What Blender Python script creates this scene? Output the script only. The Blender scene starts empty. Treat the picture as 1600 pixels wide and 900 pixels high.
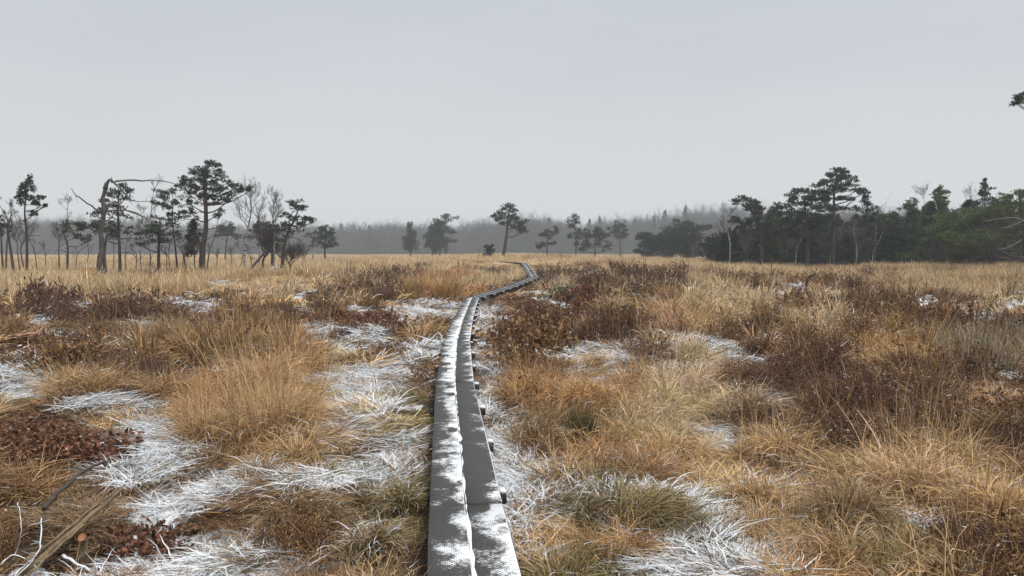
import bpy, math, random
import numpy as np
from mathutils import Vector

SC = bpy.context.scene
COL = SC.collection
R = math.radians

# ------------------------------------------------------------------ camera
F, PITCH, CAM_Z = 1190.0, R(2.74), 1.90
cam_d = bpy.data.cameras.new('camera'); cam = bpy.data.objects.new('camera', cam_d); COL.objects.link(cam)
cam.location = (0, 0, CAM_Z); cam.rotation_euler = (R(90) - PITCH, 0, 0)
cam_d.sensor_width = 36; cam_d.lens = 36 * F / 1600; cam_d.clip_start = .05; cam_d.clip_end = 5000
SC.camera = cam

# ------------------------------------------------------------------ sky, sun, exposure
SUN_EL, SUN_AZ = R(66), R(110)          # azimuth clockwise from +Y: veiled, high, from the right
world = bpy.data.worlds.new('World'); SC.world = world; world.use_nodes = True
wn = world.node_tree.nodes; wl = world.node_tree.links
bg = wn['Background']; bg.inputs['Strength'].default_value = 0.05
sky = wn.new('ShaderNodeTexSky'); sky.sky_type = 'NISHITA'; sky.sun_disc = False
sky.sun_elevation = SUN_EL; sky.sun_rotation = SUN_AZ; sky.dust_density = 6; sky.air_density = 1.0
tc = wn.new('ShaderNodeTexCoord'); mp = wn.new('ShaderNodeMapping'); mp.inputs['Scale'].default_value = (1, 1, 3.5)
nz = wn.new('ShaderNodeTexNoise'); nz.inputs['Scale'].default_value = 1.7; nz.inputs['Detail'].default_value = 4
cr = wn.new('ShaderNodeValToRGB')
cr.color_ramp.elements[0].position = .30; cr.color_ramp.elements[0].color = (.575, .610, .655, 1)
cr.color_ramp.elements[1].position = .70; cr.color_ramp.elements[1].color = (.655, .688, .730, 1)
vm = wn.new('ShaderNodeVectorMath'); vm.operation = 'SCALE'; vm.inputs['Scale'].default_value = 10.0
mx = wn.new('ShaderNodeMix'); mx.data_type = 'RGBA'; mx.inputs[0].default_value = .93
wl.new(tc.outputs['Generated'], mp.inputs[0]); wl.new(mp.outputs[0], nz.inputs['Vector']); wl.new(nz.outputs[0], cr.inputs[0])
sx = wn.new('ShaderNodeSeparateXYZ'); wl.new(tc.outputs['Generated'], sx.inputs[0])
mr = wn.new('ShaderNodeMapRange'); mr.interpolation_type = 'SMOOTHSTEP'; wl.new(sx.outputs[2], mr.inputs['Value']); mr.inputs['From Min'].default_value = .30; mr.inputs['From Max'].default_value = 0.0
hm_ = wn.new('ShaderNodeMix'); hm_.data_type = 'RGBA'; wl.new(mr.outputs[0], hm_.inputs[0]); wl.new(cr.outputs[0], hm_.inputs[6]); hm_.inputs[7].default_value = (.75, .775, .785, 1)
wl.new(hm_.outputs[2], vm.inputs[0]); wl.new(sky.outputs[0], mx.inputs[6]); wl.new(vm.outputs[0], mx.inputs[7])
wl.new(mx.outputs[2], bg.inputs['Color'])
sd = bpy.data.lights.new('sun', 'SUN'); sd.energy = 1.5; sd.angle = R(24); sd.color = (1, .975, .94)
sun = bpy.data.objects.new('sun', sd); COL.objects.link(sun)
sv = Vector((math.sin(SUN_AZ) * math.cos(SUN_EL), math.cos(SUN_AZ) * math.cos(SUN_EL), math.sin(SUN_EL)))
sun.rotation_euler = sv.to_track_quat('Z', 'Y').to_euler(); sun.location = sv * 60
SC.view_settings.view_transform = 'Standard'; SC.view_settings.look = 'None'
SC.view_settings.gamma = 1; SC.view_settings.use_curve_mapping = False
SC.view_settings.exposure = 1.0
cy = SC.cycles
cy.use_denoising = True
cy.max_bounces = 6; cy.diffuse_bounces = 2; cy.glossy_bounces = 2; cy.transmission_bounces = 3
cy.volume_bounces = 1; cy.transparent_max_bounces = 6
cy.use_adaptive_sampling = True; cy.adaptive_threshold = .015

# ------------------------------------------------------------------ numeric helpers
SP, CP = math.sin(PITCH), math.cos(PITCH)
def at(px, py, Y):
    dx, dz = (px - 800) / F, -(py - 450) / F
    d = np.array([dx, CP + SP * dz, -SP + CP * dz]); d = d * (Y / d[1])
    return np.array([d[0], Y, CAM_Z + d[2]])
def to_px(x, y, z):
    zz = z - CAM_Z
    dep = np.maximum(y * CP - zz * SP, .05)
    return 800 + F * x / dep, 450 - F * (y * SP + zz * CP) / dep
def _hash(ix, iy, s):
    n = (ix.astype(np.int64) * 374761393 + iy.astype(np.int64) * 668265263 + s * 1442695041) & 0x7fffffff
    n = ((n ^ (n >> 13)) * 1274126177) & 0x7fffffff
    n = ((n ^ (n >> 16)) * 1103515245 + 12345) & 0x7fffffff
    return (n & 0xffffff) / float(0xffffff)
def vnoise(x, y, s=0):
    x = np.asarray(x, float); y = np.asarray(y, float)
    ix, iy = np.floor(x), np.floor(y); fx, fy = x - ix, y - iy
    u, v = fx * fx * (3 - 2 * fx), fy * fy * (3 - 2 * fy)
    a, b, c, d = _hash(ix, iy, s), _hash(ix + 1, iy, s), _hash(ix, iy + 1, s), _hash(ix + 1, iy + 1, s)
    return (a * (1 - u) + b * u) * (1 - v) + (c * (1 - u) + d * u) * v
def fbm(x, y, s=0, o=4):
    t, a, n = 0, .5, 0
    for i in range(o):
        t = t + a * vnoise(x * 2 ** i + 17.3 * i, y * 2 ** i - 9.1 * i, s + i); n += a; a *= .5
    return t / n
def sstep(a, b, x):
    t = np.clip((x - a) / (b - a), 0, 1); return t * t * (3 - 2 * t)

# board walk centre line in metres (x, y): nearly straight, then a zigzag up a faint rise
PATH = [(.62, -5.0), (.22, -.4), (-.29, 4.75), (-.70, 9.25), (-.985, 13.55), (-1.155, 17.8), (-1.275, 22.0), (-1.355, 25.9),
        (-.62, 29.4), (.10, 33.0), (1.02, 38.3), (1.10, 39.4), (1.05, 45.5), (1.0, 52.0), (.96, 58.5), (.93, 64.0), (-.10, 70.0), (-1.2, 77.0), (-3.4, 80.5)]
_px = np.array([p[0] for p in PATH]); _py = np.array([p[1] for p in PATH])
def path_dist(x, y):
    d = np.full(np.shape(x), 1e9)
    for i in range(len(PATH) - 1):
        ax, ay, bx, by = _px[i], _py[i], _px[i + 1], _py[i + 1]
        l2 = (bx - ax) ** 2 + (by - ay) ** 2
        t = np.clip(((x - ax) * (bx - ax) + (y - ay) * (by - ay)) / l2, 0, 1)
        d = np.minimum(d, np.hypot(x - ax - t * (bx - ax), y - ay - t * (by - ay)))
    return d
def rise(x, y):
    side = np.exp(-(np.asarray(x, float) / 15.0) ** 2) * .75 + .25
    return .66 * sstep(20, 60, y) * side
def H(x, y):
    x = np.asarray(x, float); y = np.asarray(y, float)
    h = rise(x, y) + .50 * (fbm(x / 2.4, y / 2.4, 3, 3) - .5) + .30 * (fbm(x / .75, y / .75, 9, 2) - .5)
    pd = path_dist(x, y); mid = sstep(17, 24, y) * (1 - sstep(62, 75, y))
    near = 1 - sstep(.25 + .5 * mid, 1.1 + 2.6 * mid, pd)
    return h * (1 - near) + near * (rise(x, y) + .10 - .06 * mid)
def gnd(px, py):
    lo, hi = 1.0, 600.0
    for _ in range(60):
        m = (lo + hi) / 2; p = at(px, py, m)
        if p[2] > rise(p[0], p[1]): lo = m
        else: hi = m
    return at(px, py, lo)[:2]

# ------------------------------------------------------------------ mesh builder
class MB:
    def __init__(s): s.v = []; s.q = []; s.t = []; s.n = 0; s.at = {'r': [], 't': []}; s.uv = None
    def add(s, v, q=None, t=None, r=0.5, tt=0.5):
        v = np.asarray(v, float).reshape(-1, 3); n = len(v)
        if q is not None and len(q): s.q.append(np.asarray(q, np.int64) + s.n)
        if t is not None and len(t): s.t.append(np.asarray(t, np.int64) + s.n)
        s.v.append(v); s.at['r'].append(np.broadcast_to(np.asarray(r, float), (n,))); s.at['t'].append(np.broadcast_to(np.asarray(tt, float), (n,)))
        s.n += n
    def tube(s, pts, rad, sides=6, r=.5, cap=True, rough=0, rng=None):
        pts = np.asarray(pts, float); k = len(pts)
        rad = np.broadcast_to(np.asarray(rad, float), (k,))
        T = np.gradient(pts, axis=0); T /= np.linalg.norm(T, axis=1)[:, None] + 1e-9
        ref = np.array([0, 0, 1.]) if abs(T[:, 2]).mean() < .8 else np.array([1., 0, 0])
        A = np.cross(T, ref); A /= np.linalg.norm(A, axis=1)[:, None] + 1e-9; B = np.cross(T, A)
        a = np.linspace(0, 2 * np.pi, sides, endpoint=False)
        rr = rad[:, None] * np.ones(sides)
        if rough and rng is not None: rr = rr * (1 + rough * (rng.random((k, sides)) - .5))
        V = pts[:, None] + rr[..., None] * (np.cos(a)[None, :, None] * A[:, None] + np.sin(a)[None, :, None] * B[:, None])
        i = np.arange(k - 1)[:, None] * sides; j = np.arange(sides)[None]; j2 = (j + 1) % sides
        Q = np.stack([i + j, i + j2, i + sides + j2, i + sides + j], -1).reshape(-1, 4)
        V = V.reshape(-1, 3); Tr = None
        if cap:
            V = np.vstack([V, pts[0], pts[-1]]); c0, c1 = k * sides, k * sides + 1
            jj = np.arange(sides); j3 = (jj + 1) % sides; b = (k - 1) * sides
            Tr = np.vstack([np.stack([np.full(sides, c0), j3, jj], 1), np.stack([np.full(sides, c1), b + jj, b + j3], 1)])
        s.add(V, Q, Tr, r)
    def box(s, c, sz, rz=0, r=.5, bev=0.0):
        x, y, z = [k / 2 for k in sz]; V = []
        b = bev
        prof = [(-x + b, -z), (x - b, -z), (x, -z + b), (x, z - b), (x - b, z), (-x + b, z), (-x, z - b), (-x, -z + b)] if b else [(-x, -z), (x, -z), (x, z), (-x, z)]
        n = len(prof)
        for yy in (-y, y): V += [(px, yy, pz) for px, pz in prof]
        V = np.array(V); ca, sa = math.cos(rz), math.sin(rz)
        V = np.stack([V[:, 0] * ca - V[:, 1] * sa + c[0], V[:, 0] * sa + V[:, 1] * ca + c[1], V[:, 2] + c[2]], 1)
        Q = [(n + i, n + (i + 1) % n, (i + 1) % n, i) for i in range(n)]
        Tr = [(0, i, i + 1) for i in range(1, n - 1)] + [(n, n + i + 1, n + i) for i in range(1, n - 1)]
        s.add(V, Q, Tr, r)
    def mesh(s, name, mat=None, smooth=False):
        me = bpy.data.meshes.new(name)
        V = np.vstack(s.v).astype(np.float32)
        q = np.vstack(s.q) if s.q else np.zeros((0, 4), np.int64); t = np.vstack(s.t) if s.t else np.zeros((0, 3), np.int64)
        me.vertices.add(len(V)); me.vertices.foreach_set('co', V.ravel())
        nl = len(q) * 4 + len(t) * 3
        me.loops.add(nl); me.loops.foreach_set('vertex_index', np.concatenate([q.ravel(), t.ravel()]).astype(np.int32))
        me.polygons.add(len(q) + len(t))
        st = np.concatenate([np.arange(len(q)) * 4, len(q) * 4 + np.arange(len(t)) * 3]).astype(np.int32)
        me.polygons.foreach_set('loop_start', st)
        me.update(calc_edges=True); me.validate()
        for k in ('r', 't'):
            a = me.attributes.new(k, 'FLOAT', 'POINT'); a.data.foreach_set('value', np.concatenate(s.at[k]).astype(np.float32))
        if smooth: me.polygons.foreach_set('use_smooth', np.ones(len(me.polygons), bool))
        if mat: me.materials.append(mat)
        return me
    def obj(s, name, mat, parent=None, smooth=False):
        o = bpy.data.objects.new(name, s.mesh(name, mat, smooth)); COL.objects.link(o)
        if parent: o.parent = parent
        return o
def tag(o, label=None, cat=None, group=None, kind=None):
    if label: o['label'] = label
    if cat: o['category'] = cat
    if group: o['group'] = group
    if kind: o['kind'] = kind
    return o
def empty(name, loc, label, cat, group=None):
    o = bpy.data.objects.new(name, None); COL.objects.link(o); o.location = loc; o.empty_display_size = .2
    return tag(o, label, cat, group)
def rebase(o, root):      # child geometry given in world metres, root stands at the base
    o.parent = root; o.matrix_parent_inverse.identity(); o.location = -Vector(root.location)

# ------------------------------------------------------------------ materials
class NT:
    def __init__(s, name):
        s.m = bpy.data.materials.new(name); s.m.use_nodes = True; s.t = s.m.node_tree; s.n = s.t.nodes; s.bs = s.n['Principled BSDF']; s.out = s.n['Material Output']
        s.bs.inputs['Roughness'].default_value = .85; s.bs.inputs['Specular IOR Level'].default_value = .2
    def node(s, ty, **k):
        n = s.n.new(ty)
        for a, b in k.items(): setattr(n, a, b)
        return n
    def link(s, a, b): s.t.links.new(a, b)
    def val(s, sock, v):
        if isinstance(v, bpy.types.NodeSocket): s.link(v, sock)
        else: sock.default_value = v
    def math(s, op, a, b=0.0, c=0.0, clamp=False):
        n = s.node('ShaderNodeMath', operation=op); n.use_clamp = clamp
        s.val(n.inputs[0], a); s.val(n.inputs[1], b)
        if op in ('MULTIPLY_ADD', 'COMPARE', 'SMOOTH_MIN'): s.val(n.inputs[2], c)
        return n.outputs[0]
    def mix(s, f, a, b, blend='MIX'):
        n = s.node('ShaderNodeMix', data_type='RGBA', blend_type=blend)
        s.val(n.inputs[0], f)
        for i, v in ((6, a), (7, b)): s.val(n.inputs[i], v if isinstance(v, bpy.types.NodeSocket) else (*v[:3], 1))
        return n.outputs[2]
    def attr(s, name, ty='GEOMETRY'):
        n = s.node('ShaderNodeAttribute', attribute_name=name, attribute_type=ty); return n
    def noise(s, vec, scale, detail=3, rough=.55):
        n = s.node('ShaderNodeTexNoise'); n.inputs['Scale'].default_value = scale; n.inputs['Detail'].default_value = detail; n.inputs['Roughness'].default_value = rough
        if vec is not None: s.link(vec, n.inputs['Vector'])
        return n.outputs[0]
    def ramp(s, f, a, b):
        n = s.node('ShaderNodeMapRange', interpolation_type='SMOOTHSTEP'); s.val(n.inputs['Value'], f); n.inputs['From Min'].default_value = a; n.inputs['From Max'].default_value = b
        return n.outputs[0]
    def pos(s): return s.node('ShaderNodeNewGeometry').outputs['Position']
    def nrmz(s):
        g = s.node('ShaderNodeNewGeometry'); x = s.node('ShaderNodeSeparateXYZ'); s.link(g.outputs['Normal'], x.inputs[0]); return x.outputs[2]
    def bump(s, h, strength, dist):
        b = s.node('ShaderNodeBump'); b.inputs['Strength'].default_value = strength; b.inputs['Distance'].default_value = dist
        s.link(h, b.inputs['Height']); s.link(b.outputs[0], s.bs.inputs['Normal'])

SNOW = (.80, .82, .84)
def blade_mat(name, tint=None, snow=None, trans=.12, gray=(.50, .39, .25), mixf=.55):
    """thin dry blades: tint and snow cover come from the instance or are given for one plant"""
    m = NT(name)
    r = m.attr('r').outputs['Fac']; t = m.attr('t').outputs['Fac']
    if tint is None:
        tn = m.attr('tint', 'INSTANCER').outputs['Color']; sn = m.attr('snow', 'INSTANCER').outputs['Fac']
    else:
        rgb = m.node('ShaderNodeRGB'); rgb.outputs[0].default_value = (*tint, 1); tn = rgb.outputs[0]; sn = snow or 0.0
    v = m.math('MULTIPLY_ADD', m.math('POWER', r, 1.4), 1.75, .25)
    sc = m.node('ShaderNodeVectorMath', operation='SCALE'); m.link(tn, sc.inputs[0]); m.link(v, sc.inputs['Scale'])
    sc2 = m.node('ShaderNodeVectorMath', operation='SCALE'); m.link(tn, sc2.inputs[0]); sc2.inputs['Scale'].default_value = 1.55; tn2 = sc2.outputs[0]
    r2 = m.math('FRACT', m.math('MULTIPLY', r, 13.7))
    c = m.mix(m.math('MULTIPLY', m.math('POWER', r2, 1.6), mixf), sc.outputs[0], m.mix(.55, tn2, gray))
    r3 = m.math('FRACT', m.math('MULTIPLY', r, 71.3))
    r4 = m.math('FRACT', m.math('MULTIPLY', r, 37.9))
    inside = m.math('MULTIPLY', m.math('GREATER_THAN', sn, r3), m.math('GREATER_THAN', t, m.math('SUBTRACT', m.math('MULTIPLY_ADD', r4, .25, .68), m.math('MULTIPLY', sn, 1.5))))
    c = m.mix(inside, c, SNOW)
    m.link(c, m.bs.inputs['Base Color']); m.bs.inputs['Roughness'].default_value = .7
    tr = m.node('ShaderNodeBsdfTranslucent'); m.link(c, tr.inputs[0])
    ms = m.node('ShaderNodeMixShader'); ms.inputs[0].default_value = trans
    m.link(m.bs.outputs[0], ms.inputs[1]); m.link(tr.outputs[0], ms.inputs[2]); m.link(ms.outputs[0], m.out.inputs['Surface'])
    return m.m
def bark_mat(name, a, b, scale=14, snow=0.0, bands=False):
    m = NT(name); p = m.node('ShaderNodeTexCoord').outputs['Object']
    mp = m.node('ShaderNodeMapping'); mp.inputs['Scale'].default_value = (1, 1, .22); m.link(p, mp.inputs[0])
    n = m.noise(mp.outputs[0], scale, 5, .65); n2 = m.noise(p, scale * .12, 3)
    c = m.mix(m.ramp(n, .35, .68), a, b)
    c = m.mix(m.math('MULTIPLY', n2, .45), c, tuple(k * .55 for k in a))
    if bands:
        mb = m.node('ShaderNodeMapping'); mb.inputs['Scale'].default_value = (1, 1, 7); m.link(p, mb.inputs[0])
        c = m.mix(m.ramp(m.noise(mb.outputs[0], 1.6, 3), .56, .62), c, (.04, .037, .035))
    if snow:
        f = m.math('MULTIPLY', m.ramp(m.math('MULTIPLY_ADD', m.noise(p, 7, 3), .9, m.nrmz()), 1.30 - snow * .5, 1.46 - snow * .5), .97)
        c = m.mix(f, c, SNOW)
    m.link(c, m.bs.inputs['Base Color']); m.bump(n, .8, .03)
    return m.m
def foliage_mat(name, a, b, trans=.12):
    m = NT(name); r = m.attr('r').outputs['Fac']
    p = m.node('ShaderNodeTexCoord').outputs['Object']
    c = m.mix(m.ramp(m.math('MULTIPLY_ADD', m.noise(p, .9, 2), .8, m.math('MULTIPLY', r, .45)), .35, .95), a, b)
    c = m.mix(m.math('MULTIPLY', m.math('GREATER_THAN', r, .93), .5), c, (.16, .11, .05))
    m.link(c, m.bs.inputs['Base Color']); m.bs.inputs['Roughness'].default_value = .6
    return m.m
M = {}
M['grass'] = blade_mat('dry_grass')
M['heath'] = blade_mat('heather', trans=.1, gray=(.24, .15, .08), mixf=.5)
M['pinebark'] = bark_mat('pine_bark', (.075, .055, .045), (.14, .105, .085))
M['birch'] = bark_mat('birch_bark', (.42, .41, .39), (.28, .26, .25), 9, bands=True)
M['twig'] = bark_mat('bare_twig', (.085, .068, .06), (.14, .115, .105))
M['ftwig'] = bark_mat('forest_twig', (.105, .098, .098), (.17, .16, .16), 2)
M['ash'] = bark_mat('weathered_wood', (.26, .23, .20), (.12, .10, .085), 10)
M['deadbark'] = bark_mat('dead_bark', (.16, .14, .125), (.06, .053, .048), 9)
M['log'] = bark_mat('snowy_log', (.06, .05, .043), (.13, .11, .095), 10, snow=.45)
M['snowwood'] = bark_mat('frosted_wood', (.14, .11, .085), (.23, .19, .15), 10, snow=.75)
M['splitwood'] = bark_mat('split_wood', (.30, .22, .135), (.17, .12, .075), 20)
M['needle'] = foliage_mat('pine_needles', (.040, .056, .032), (.076, .094, .050))
M['needle_dark'] = foliage_mat('pine_needles_dark', (.032, .041, .030), (.056, .067, .045))
M['needle_green'] = foliage_mat('pine_needles_green', (.075, .108, .034), (.165, .195, .064))
M['leafgreen'] = foliage_mat('green_leaves', (.09, .12, .045), (.20, .22, .09))

# ------------------------------------------------------------------ ground cover map (photo-shaped zones on the ground)
SNOWZ = [(125,489,34,8),(192,475,30,7),(258,453,18,6),(305,478,46,8),(64,503,17,6),(180,556,55,12),(33,567,28,14),(28,615,62,40),(172,646,40,8),(250,646,44,8),(222,517,40,5),
 (141,655,34,14),(240,681,58,48),(261,729,84,34),(186,711,28,16),(285,768,70,26),(315,840,72,46),(345,862,80,46),(180,888,100,22),(45,862,46,18),(120,872,70,24),(220,780,40,16),(200,850,40,14),
 (341,475,28,5),(347,443,28,3),(410,433,34,3),(474,461,18,6),(521,460,14,4),(474,487,16,5),(558,490,14,4),(497,526,36,11),(585,530,28,17),(644,497,36,16),(663,483,24,9),(650,556,36,14),
 (538,553,48,22),(594,589,72,24),(552,619,60,24),(635,611,28,16),(555,648,72,22),(540,688,60,13),(600,702,36,7),(564,732,74,27),(510,759,60,17),(585,759,56,19),(360,735,34,11),(399,756,46,14),
 (354,777,46,14),(375,840,72,36),(420,885,74,30),(570,846,60,12),(640,700,14,6),(530,800,24,6),
 (768,569,18,26),(771,644,28,26),(782,603,26,10),(760,520,18,20),(752,495,14,10),(800,690,24,14),(915,568,28,7),(960,600,30,20),(965,583,24,8),(1052,564,24,7),(1121,550,36,9),(982,478,12,4),(1029,475,22,3),
 (803,765,34,52),(832,750,40,16),(847,807,40,22),(890,738,32,9),(832,842,40,22),(855,888,46,14),(933,717,36,9),(1020,779,34,5),(968,816,48,9),(890,822,36,9),(991,877,70,11),(1072,877,44,10),
 (1121,698,30,9),(1078,657,26,11),(1141,776,30,9),(1209,489,14,4),(1293,541,18,5),(1378,496,18,4),(1544,501,34,6),(1226,570,14,7),(1158,555,18,9),(1217,625,30,9),(1448,581,24,5),(1558,600,36,9),
 (1167,779,36,16),(1211,761,34,6),(1237,883,50,17),(1323,894,38,10),(1439,857,54,12),(1300,730,40,6),(905,700,10,4),(700,483,14,8),(752,470,8,6),(850,640,14,6),(880,600,14,5)]
TAN, ORANGE, PALE = (.55, .365, .19), (.49, .285, .125), (.64, .49, .30)
BROWN, HEATH, RED, OLIVE, GREEN = (.21, .118, .054), (.125, .066, .038), (.175, .078, .042), (.19, .145, .055), (.075, .10, .032)
# cx, cy, rx, ry, class, colour, height
ZONES = [(45,702,105,46,'leaf',RED,.8),(150,790,90,40,'mat',(.27, .17, .09),.7),(215,822,50,24,'leaf',BROWN,.6),(70,486,50,16,'heath',HEATH,1.2),(250,505,150,18,'heath',HEATH,1.1),(210,598,90,30,'heath',HEATH,1.0),(20,578,50,14,'heath',HEATH,.9),
 (400,640,110,80,'tan',ORANGE,.9),(330,560,130,40,'tan',(.33, .195, .09),1.1),(470,805,110,34,'mat',BROWN,1.),(620,800,60,34,'mat',OLIVE,1.),(640,650,36,26,'mat',OLIVE,.8),(610,690,60,10,'mat',BROWN,.8),(560,712,60,8,'mat',BROWN,.8),(640,740,24,40,'mat',BROWN,.9),(590,870,60,20,'mat',OLIVE,1.),
 (460,497,70,18,'heath',HEATH,1.),(560,505,60,14,'red',RED,1.),(640,525,50,12,'leaf',RED,.7),(600,545,30,10,'mat',OLIVE,.8),(600,445,110,13,'heath',HEATH,1.),(700,455,50,20,'tan',ORANGE,1.3),(790,450,40,14,'heath',BROWN,.8),(560,470,60,10,'heath',BROWN,1.),
 (930,433,120,16,'heath',HEATH,1.3),(1000,455,80,10,'heath',HEATH,1.2),(880,462,34,12,'red',RED,.7),(850,512,90,36,'heath',(.15, .068, .036),1.0),(890,490,60,16,'red',RED,1.),(960,530,90,22,'heath',HEATH,1.0),(1130,480,60,26,'tan',PALE,.9),(1060,510,60,20,'tan',TAN,1.),
 (1290,590,170,42,'heath',(.14, .066, .034),1.1),(1400,650,190,40,'heath',(.13, .062, .036),1.05),(1560,670,70,40,'leaf',RED,.9),(1330,505,70,15,'red',RED,1.),(1530,520,80,16,'red',RED,1.),(1250,445,160,16,'heath',BROWN,1.),(1400,480,130,14,'tan',BROWN,1.),(1530,560,80,30,'tan',(.27, .20, .12),1.2),
 (1270,520,40,14,'tan',PALE,.9),(1400,560,90,22,'tan',ORANGE,.9),(1560,640,60,20,'tan',ORANGE,.9),(905,640,90,30,'tan',ORANGE,.9),(900,690,50,14,'mat',OLIVE,1.),(1060,640,100,30,'tan',PALE,.8),(1010,755,100,20,'tan',(.33, .18, .075),.9),(1020,845,130,26,'mat',OLIVE,1.),(940,790,50,12,'mat',BROWN,1.),
 (1100,720,90,40,'tan',TAN,1.),(1300,790,150,50,'tan',TAN,.8),(1500,790,130,70,'tan',TAN,.85),(1480,730,110,16,'heath',BROWN,.8),(1230,800,60,14,'mat',BROWN,.9),(1330,855,70,24,'tan',BROWN,.9),(820,560,60,40,'red',BROWN,.8),(880,575,50,16,'tan',TAN,.7),(840,600,50,20,'heath',BROWN,.7),(1120,590,60,20,'tan',PALE,.7),(1120,880,60,20,'mat',BROWN,.8),
 (660,860,30,60,'mat',OLIVE,.9),(690,560,16,40,'mat',OLIVE,.6),(790,700,30,24,'mat',OLIVE,.8),(290,436,260,16,'tan',TAN,1.3),(120,525,90,12,'tan',BROWN,1.),(70,545,80,10,'red',RED,.6)]
def zone_score(Z, px, py, wx, wy, warp=1.0):
    best = np.full(np.shape(px), -9.0); idx = np.full(np.shape(px), -1)
    for i, z in enumerate(Z):
        d = 1 - np.hypot((px - z[0]) / z[2], (py - z[1]) / z[3]); m = d > best
        best = np.where(m, d, best); idx = np.where(m, i, idx)
    return best, idx
def snow_at(x, y):
    px, py = to_px(x, y, rise(x, y))
    wob = (fbm(x / .55, y / .55, 21, 3) - .5) * 1.5
    s, _ = zone_score(SNOWZ, px, py, x, y)
    side = .20 * np.exp(-((path_dist(x, y) - .45) / .25) ** 2) * (x > np.interp(y, _py, _px))
    s = s + wob + side
    s = np.where((py < 430) | (y < .5), s - 1.0, s)
    g = fbm(x / 1.3, y / 1.3, 31, 3)
    s = np.maximum(s, np.where((g > .66) & (py > 425), (g - .66) * 3, -9))
    s = np.where(y > 95, -1, s)
    return np.clip(s * 2.3 + .27, 0, 1)

# ------------------------------------------------------------------ ground sheet
def build_ground():
    rr = np.concatenate([[0.0], np.geomspace(.5, 60, 330), np.geomspace(62, 900, 60)])
    az = np.unique(np.concatenate([np.linspace(-46, 46, 231), np.linspace(46, 314, 68)]))[:-1]; na = len(az)
    A = np.radians(az)
    X = rr[1:, None] * np.sin(A)[None]; Y = rr[1:, None] * np.cos(A)[None]
    Z = H(X, Y); S = snow_at(X, Y)
    V = np.vstack([[[0, 0, float(H(0, 0))]], np.stack([X, Y, Z], -1).reshape(-1, 3)])
    k = len(rr) - 1; i = np.arange(k - 1)[:, None] * na + 1; j = np.arange(na)[None]; j2 = (j + 1) % na
    Q = np.stack([i + j, i + na + j, i + na + j2, i + j2], -1).reshape(-1, 4)[:, ::-1]
    jj = np.arange(na); T = np.stack([np.zeros(na, int), 1 + (jj + 1) % na, 1 + jj], 1)
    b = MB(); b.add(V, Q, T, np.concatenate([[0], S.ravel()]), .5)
    m = NT('heath_ground'); p = m.pos()
    n1, n2, n3 = m.noise(p, 2.2, 5, .7), m.noise(p, 26, 4, .7), m.noise(p, .09, 3)
    c = m.mix(m.ramp(n2, .3, .75), (.030, .020, .014), (.13, .085, .045))
    c = m.mix(m.ramp(n1, .45, .7), c, (.055, .036, .024))
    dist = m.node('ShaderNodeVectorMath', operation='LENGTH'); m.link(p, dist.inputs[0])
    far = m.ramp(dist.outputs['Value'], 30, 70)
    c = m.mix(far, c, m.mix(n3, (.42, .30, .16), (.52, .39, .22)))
    s = m.attr('r').outputs['Fac']
    sm = m.ramp(m.math('MULTIPLY_ADD', m.math('SUBTRACT', n2, .5), .8, s), .22, .38)
    c = m.mix(sm, c, SNOW)
    m.link(c, m.bs.inputs['Base Color']); m.bump(n2, .9, .04)
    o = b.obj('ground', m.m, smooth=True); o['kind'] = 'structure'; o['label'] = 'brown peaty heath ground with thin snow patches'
build_ground()

# ------------------------------------------------------------------ blades and plants
def blade_paths(rng, n, L, elev, bend, Rr, segs, az0=None, azs=math.pi, out=.8, wob=.25, dome=0.0):
    u = np.sqrt(rng.random(n)) * Rr; th = rng.random(n) * 2 * np.pi
    bx, by = u * np.cos(th), u * np.sin(th)
    a = th + rng.normal(0, 1.3 - out, n) if az0 is None else az0 + rng.normal(0, azs, n)
    Ls = rng.uniform(L[0], L[1], n); e0 = R(1) * rng.uniform(elev[0], elev[1], n); bd = R(1) * rng.uniform(bend[0], bend[1], n)
    P = np.zeros((n, segs + 1, 3)); D = np.zeros((n, segs + 1, 3)); S = np.zeros((n, segs + 1, 3))
    P[:, 0, 0], P[:, 0, 1] = bx, by
    if dome: P[:, 0, 2] = dome * (1 - (u / Rr) ** 2)
    roll = rng.normal(0, .7, n)
    for k in range(segs + 1):
        e = e0 - bd * (k / segs) ** 1.4
        D[:, k] = np.stack([np.cos(e) * np.cos(a), np.cos(e) * np.sin(a), np.sin(e)], 1)
        sd = np.stack([-np.sin(a), np.cos(a), np.zeros(n)], 1); up = np.cross(D[:, k], sd)
        S[:, k] = sd * np.cos(roll)[:, None] + up * np.sin(roll)[:, None]
        if k < segs:
            P[:, k + 1] = P[:, k] + D[:, k] * (Ls / segs)[:, None]
            a = a + rng.normal(0, wob, n)
    zmin = .012 + .03 * rng.random(n)[:, None]
    P[:, 1:, 2] = np.maximum(P[:, 1:, 2], zmin)
    return P, S
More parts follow.
